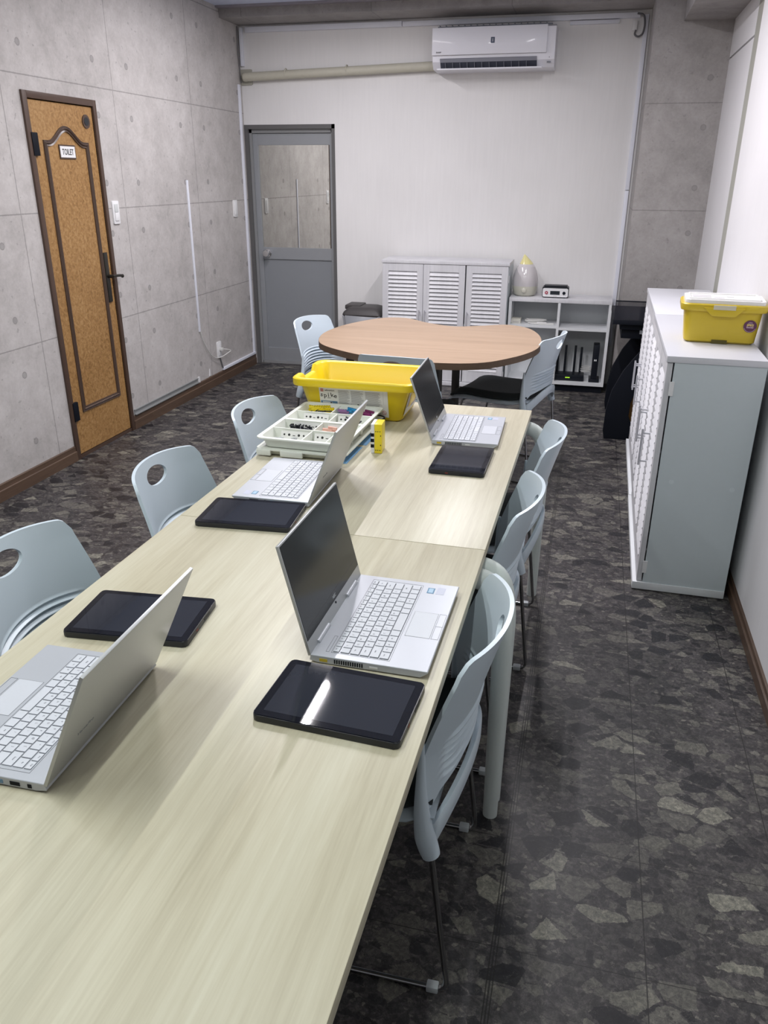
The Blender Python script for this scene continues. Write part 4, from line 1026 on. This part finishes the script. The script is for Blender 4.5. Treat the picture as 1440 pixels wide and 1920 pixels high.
bm = BM(); tube(bm, smooth_path([(-.10, 0, .004), (-.05, .03, .004), (.02, .02, .004), (.075, .03, .004), (.085, .0, .004), (.02, -.015, .004), (-.04, -.015, .006), (-.10, 0, .008)]), .004, 6); fin('cord', bm, M_CABLE, t)
bm = BM(); box(bm, -.035, .035, .025, .045, 0, .012, .002); fin('plug_block', bm, M_WHITE, t)
# router
t = thing('wifi_router', 'low black router with four upright antennas and green lettering in the lower right bay', 'router', (-.092, 6.10, SZ0 + .020))
bm = BM(); box(bm, -.115, .118, -.070, .060, .002, .045, .006); fin('housing', bm, M_BLKP, t)
for xx, la in ((-.085, .16), (-.030, .215), (.040, .215), (.085, .205)):
    bm = BM(); box(bm, xx - .0085, xx + .0085, .045, .056, .03, .03 + la, .002); fin('antenna', bm, M_BLKP, t)
bm = BM(); add_text(bm, 'ELECOM', .014, frame((0, -.0705, .028), (1, 0, 0), (0, 0, 1)), bold=.0004); 
bm.free(); bm = BM()
for k in range(5): box(bm, -.016 + k * .0068, -.011 + k * .0068, -.0712, -.0700, .022, .030)
fin('green_indicator', bm, M_GLOWG, t, 0, label='glowing green-yellow indicator')
t = thing('modem', 'tall slim black modem on a foot in the lower right bay beside the router', 'modem', (.098, 6.09, SZ0 + .020))
bm = BM(); box(bm, -.022, .022, -.055, .065, .010, .275, .005); fin('housing', bm, M_BLKP, t)
bm = BM(); box(bm, -.036, .040, -.065, .060, 0, .024, .004); fin('foot', bm, M_BLKP, t)
bm = BM(); box(bm, -.008, -.004, -.0560, -.0552, .158, .170); box(bm, .003, .007, -.0560, -.0552, .158, .170); fin('indicator', bm, M_GLOWW, t, 0)
coil('network_cable_coil', 'white network cable coiled upright between router and modem', (.035, 6.17, SZ0 + .06), .045, .035, 4, .0025, M_CABLE, .05, 9)

# ------------------------------------------------------------------ bin by the back wall
t = thing('waste_bin', 'grey waste bin with crinkled liner and dark hinged lid left of the louvred cabinet', 'waste bin', (-1.683, 6.12, 0))
bm = BM(); loft(bm, [[(p[0], p[1], z) for p in rrect(-a, a, -b, b, .03)] for a, b, z in ((.115, .10, 0), (.145, .125, .45), (.150, .130, .47), (.140, .12, .47), (.112, .095, .02))], close_top=True); fin('bin_body', bm, M_BIN, t, 40)
bm = BM(); loft(bm, [[(p[0] + .002 * sin(i * 2.1), p[1] + .004 * sin(i * 1.7), z + .006 * sin(i * 1.3)) for i, p in enumerate(rrect(-a, a, -b, b, .035, 8))] for a, b, z in ((.148, .128, .36), (.152, .134, .43), (.160, .140, .482), (.150, .130, .488))], close_bot=False); fin('liner', bm, M_BAGG, t, 60)
bm = BM(); loft(bm, [[(p[0], p[1], z) for p in rrect(-a, a, -b, b, .03)] for a, b, z in ((.155, .135, .484), (.158, .138, .494), (.150, .13, .512), (.120, .105, .540), (.0905, .09, .548))], close_top=True); ld = fin('lid', bm, M_BINL, t, 40)
bm = BM(); box(bm, -.158, -.03, -.05, .128, .520, .556, .012); fin('lid_hinge_bar', bm, M_BINL, ld)

# ------------------------------------------------------------------ black stand
t = thing('black_stand', 'black stand with two curved side panels and smoked screen beyond the right cabinets', 'stand', (.42, 5.24, 0))
def side_panel(y, pts, nm='side_panel'):
    bm = BM(); prism(bm, pts, -.012, .012, frame((0, y, 0), (1, 0, 0), (0, 0, 1)), bev=.002); return fin(nm, bm, M_BLACK, t, 40)
front = [(.375, 0), (.178, 0), (.168, .05), (.172, .18), (.193, .30), (.245, .42), (.298, .50), (.340, .56), (.40, .62), (.52, .66), (.62, .66), (.62, .56), (.45, .47), (.375, .41), (.338, .33), (.308, .23), (.306, .15), (.325, .105), (.38, .08), (.62, .06), (.62, .0)]
side_panel(-.36, [(x - .42, z) for x, z in front])
side_panel(.33, [(x - .42 + .012, z) for x, z in front])
bm = BM(); prism(bm, [(-.262, .720), (.20, .720), (.20, .60), (-.160, .60), (-.205, .612), (-.210, .675), (-.262, .705)], -.36, .35, frame((0, 0, 0), (1, 0, 0), (0, 0, 1)))
bm.free(); bm = BM()
box(bm, -.262, .20, -.24, .35, .672, .700, .002); box(bm, -.218, .20, -.22, .35, .640, .672, .004); box(bm, -.205, .20, -.20, .35, .585, .640, .003); fin('deck', bm, M_BLACK, t)
bm = BM(); box(bm, -.10, .16, -.2215, -.205, .618, .640); fin('slot_plate', bm, mat('grey metal plate', (.22, .23, .25), .4), t, 0)
bm = BM(); box(bm, -.258, .18, -.240, -.232, .701, .806); sc_ = fin('smoked_screen', bm, M_SMOKE, t, 0, label='see-through smoked screen')
bm = BM(); box(bm, -.258, .18, -.242, -.230, .806, .812); fin('screen_edge', bm, M_BLACK, sc_, 0)
bm = BM(); prism(bm, [(.285, .05), (.60, .05), (.60, .52), (.44, .52), (.34, .40), (.285, .24)], -.008, .008, frame((-.42, -.325, .0), (1, 0, 0), (0, 0, 1))); fin('inner_board', bm, M_WOODR, t, 30, label='orange-brown wooden inner board')
bm = BM(); box(bm, -.10, .10, -.34, .32, .0, .03); fin('base_rail', bm, M_BLACK, t, 0)

# ------------------------------------------------------------------ air conditioner
ax0, ax1 = -1.200, -.375
t = thing('air_conditioner', 'glossy white wall air conditioner with open outlet flap high on the back wall', 'air conditioner', ((ax0 + ax1) / 2, YB, 2.155))
hw_ = (ax1 - ax0) / 2
bm = BM(); prism(bm, [(0, 0), (-.165, .008), (-.205, .050), (-.212, .240), (-.190, .252), (0, .252)], -hw_, hw_, frame((0, 0, 0), (0, 1, 0), (0, 0, 1)), bev=.004)
body = fin('body', bm, M_ACW, t, 30)
bm = BM(); box(bm, -hw_ - .001, hw_ - .055, -.226, -.211, .088, .250, .004); pnl = fin('front_panel', bm, M_ACW, t)
bm = BM(); box(bm, -hw_ + .03, hw_ - .03, -.185, -.02, .252, .262)
for k in range(18): box(bm, -hw_ + .04 + k * .042, -hw_ + .046 + k * .042, -.185, -.02, .262, .268)
fin('top_grille', bm, M_ACG, t, 0)
# outlet opening
fo = frame((0, -.1885, .032), (1, 0, 0), (0, -.62, .78))
bm = BM(); box(bm, -hw_ + .055, hw_ - .115, -.026, .046, .0, .003, M=fo); ol = fin('outlet', bm, mat('outlet dark blue grey', (.055, .06, .08), .5), t, 0)
bm = BM()
for k in range(12): box(bm, -hw_ + .09 + k * .050, -hw_ + .0925 + k * .050, -.020, .020, .003, .014, M=fo)
box(bm, -hw_ + .055, hw_ - .115, .022, .046, .003, .006, M=fo)
fin('vanes', bm, mat('grey vane', (.30, .31, .35), .4), ol, 0)
bm = BM(); pr = [(-.006 + .0, 0)]; box(bm, -hw_ + .040, hw_ - .075, -.245, -.170, -.006, .004, .003, M=Matrix.Translation((0, -.004, .002)) @ Matrix.Rotation(radians(0), 4, 'X')); fin('flap', bm, M_ACW, t)
bm = BM(); box(bm, -.014, .012, -.2272, -.2258, .152, .186); lg = fin('badge', bm, mat('navy badge', (.03, .045, .09), .3), pnl, 0)
bm = BM(); tube(bm, [(-.006, -.2276, .160), (-.001, -.2276, .168), (.004, -.2276, .160)], .0008, 5); tube(bm, [(-.001, -.2276, .160), (-.001, -.2276, .180)], .0008, 5); tube(bm, [(-.006, -.2276, .176), (-.001, -.2276, .168), (.004, -.2276, .176)], .0008, 5); fin('badge_mark', bm, M_ACW, lg)
bm = BM(); add_text(bm, 'SHARP', .012, frame((-hw_ + .046, -.2262, .104), (1, 0, 0), (0, 0, 1)), bold=.0004); fin('panel_lettering', bm, M_PBLK, pnl, 0)
bm = BM(); box(bm, hw_ - .048, hw_ - .022, -.2075, -.2005, .030, .038); box(bm, hw_ - .036, hw_ - .032, -.211, -.206, .060, .064, .0); fin('receiver', bm, M_ACG, t, 0)
# insulated pipe
t = thing('insulated_pipe', 'beige taped air conditioner pipe running along the back wall to the left corner', 'pipe', (-2.66, YB, 2.165))
bm = BM(); P = smooth_path([(.0, .0, -.005), (.004, -.035, -.005), (.04, -.045, -.004), (.45, -.045, .008), (.95, -.045, .022), (1.47, -.045, .036)], 8); tube(bm, P, .030, 14); fin('pipe', bm, M_PIPE, t, 60)
bm = BM(); prism(bm, rrect(-.045, .045, -.055, .050, .008), 0, .012, frame((.0, 0, .0), (1, 0, 0), (0, 0, 1))); fin('wall_cover', bm, mat('beige grey cover', (.42, .41, .35), .6), t)
for xx in (.33, .80):
    bm = BM(); tube(bm, [(xx, -.045 + .0315 * cos(a * .4), .0045 + (xx) * .0265 + .0315 * sin(a * .4)) for a in range(16)], .004, 6, closed=True); fin('pipe_band', bm, M_PIPE, t)
# cable trunking on back wall top
def trunk(name, label, x0, x1, y0, y1, z0, z1, m=M_TRUNK, cat='cable trunking', grp='white cable trunking', bev=.002):
    bm = BM(); box(bm, x0, x1, y0, y1, z0, z1, bev); return tag(fin(name, bm, m, None), label, cat, grp)
trunk('cable_trunking', 'long white trunking along the top left of the back wall, ending at the joint', -2.645, -1.46, YB - .030, YB, 2.452, 2.486)
trunk('cable_trunking', 'long white trunking along the top right of the back wall above the air conditioner', -1.455, .150, YB - .030, YB, 2.452, 2.482)
trunk('cable_trunking', 'short lower white trunking right of the air conditioner near the ceiling', -.30, .02, YB - .022, YB, 2.425, 2.447)
trunk('cable_trunking', 'tall upper white trunking down the right edge of the white back wall', .178, .205, YB - .022, YB, 1.40, 2.47)
trunk('cable_trunking', 'tall lower white trunking down the right edge of the back wall to the shelf', .178, .205, YB - .022, YB, .30, 1.396)
trunk('corner_trunking', 'white trunking in the upper left corner above the pipe cover', XL + .012, XL + .034, YB - .030, YB, 2.235, 2.485)
trunk('corner_trunking', 'tall white trunking down the left wall beside the grey door', XL, XL + .014, 6.235, 6.262, .105, 2.110)
trunk('floor_trunking', 'white trunking just above the skirting left of the grey door', XL, XL + .016, 5.62, 6.262, .088, .108)
trunk('wall_trunking', 'slim white vertical trunking in the middle of the concrete-look left wall', XL, XL + .010, 5.278, 5.296, .440, 1.452)
bm = BM(); box(bm, XL, XL + .004, 4.315, 5.195, .088, .122); box(bm, XL + .004, XL + .016, 4.315, 5.195, .088, .094); box(bm, XL + .004, XL + .010, 4.315, 5.195, .116, .122)
tag(fin('open_duct', bm, mat('grey open duct', (.27, .28, .28), .5), None, 0), 'open grey cable duct above the skirting right of the toilet door', 'cable duct')
bm = BM(); prism(bm, rrect(-.010, .010, -.03, .012, .003), 0, .008, frame((XL, 5.215, .115), (0, 1, 0), (0, 0, 1))); tag(fin('plaster_patch', bm, M_WHITE, None), 'white broken clip at the end of the grey open duct', 'clip')
bm = BM(); prism(bm, [(-.014, -.02), (.012, -.02), (.006, .012), (0, .035), (-.006, .012)], 0, .004, frame((XL, 5.40, .112), (0, 1, 0), (0, 0, 1))); tag(fin('paper_scrap', bm, M_WHITE, None, 0), 'small white torn scrap on the wall above the skirting left of the outlet', 'scrap')
# grey looped cable at top right of back wall
t = thing('looped_cable', 'grey cable loop hanging from a white clip at the top right of the back wall', 'cable', (.13, YB, 2.40))
bm = BM(); tube(bm, smooth_path([(.0, -.03, .075), (.04, -.034, .062), (.052, -.034, .01), (.045, -.034, -.04), (.02, -.034, -.058), (-.004, -.034, -.045), (.0, -.034, -.02)]), .006, 8); fin('cable', bm, M_CABG, t, 60)
bm = BM(); box(bm, -.022, .006, -.030, 0, -.022, .034, .003); fin('clip', bm, M_WHITE, t)
# thin grey cable in left corner
bm = BM(); tube(bm, smooth_path([(XL + .006, YB - .045, 2.49), (XL + .006, YB - .05, 2.35), (XL + .006, YB - .042, 2.25), (XL + .010, YB - .030, 2.12)]), .0035, 6); tag(fin('corner_cable', bm, M_CABG, None), 'thin grey cable running down the upper left corner', 'cable')
# switches and outlet on the left wall
def plate(name, label, y, z, hgt, wd, double=False, cat='light switch'):
    t = thing(name, label, cat, (XL, y, z))
    bm = BM(); prism(bm, rrect(-wd / 2, wd / 2, -hgt / 2, hgt / 2, .006), 0, .008, frame((0, 0, 0), (0, 1, 0), (0, 0, 1)), bev=.002); fin('cover_plate', bm, M_WHITE, t)
    return t
t = plate('light_switch', 'white rocker switch beside the toilet door', 4.374, 1.283, .125, .066)
bm = BM(); box(bm, .008, .012, -.018, .018, -.045, -.001, .001); fin('rocker', bm, M_WHITE, t)
bm = BM(); box(bm, .008, .0115, -.018, .018, .001, .045, .001); fin('rocker', bm, mat('grey rocker', (.62, .64, .64), .4), t)
t = plate('light_switch', 'white rocker switch near the far left corner by the grey door', 6.048, 1.248, .120, .070)
bm = BM(); box(bm, .008, .012, -.018, .018, -.045, .045, .001); fin('rocker', bm, M_WHITE, t)
t = plate('power_outlet', 'white power outlet low on the left wall with a plug in it', 5.583, .255, .120, .068, cat='outlet')
bm = BM(); box(bm, .008, .010, -.016, .016, -.045, .045, .001); fin('socket_insert', bm, M_WHITE, t)
t = thing('white_power_cord', 'white power cord hanging from the slim trunking and looping into the outlet', 'cable', (XL, 5.583, .255))
bm = BM(); tube(bm, smooth_path([(.008, -.290, .190), (.010, -.26, .11), (.012, -.17, .0), (.016, -.08, -.048), (.03, .0, -.050), (.055, .055, -.030), (.065, .075, -.018), (.055, .045, -.006), (.035, .012, .004)]), .0030, 6); fin('cord', bm, M_CABLE, t, 60)
bm = BM(); box(bm, .010, .036, -.010, .012, -.008, .014, .003); fin('plug', bm, M_CABLE, t)
bm = BM(); tube(bm, smooth_path([(XL + .006, 5.585, .190), (XL + .008, 5.600, .15), (XL + .008, 5.615, .115), (XL + .01, 5.63, .098)]), .005, 6); tag(fin('grey_cable', bm, M_CABG, None), 'short dark grey cable from the outlet down to the skirting trunking', 'cable')
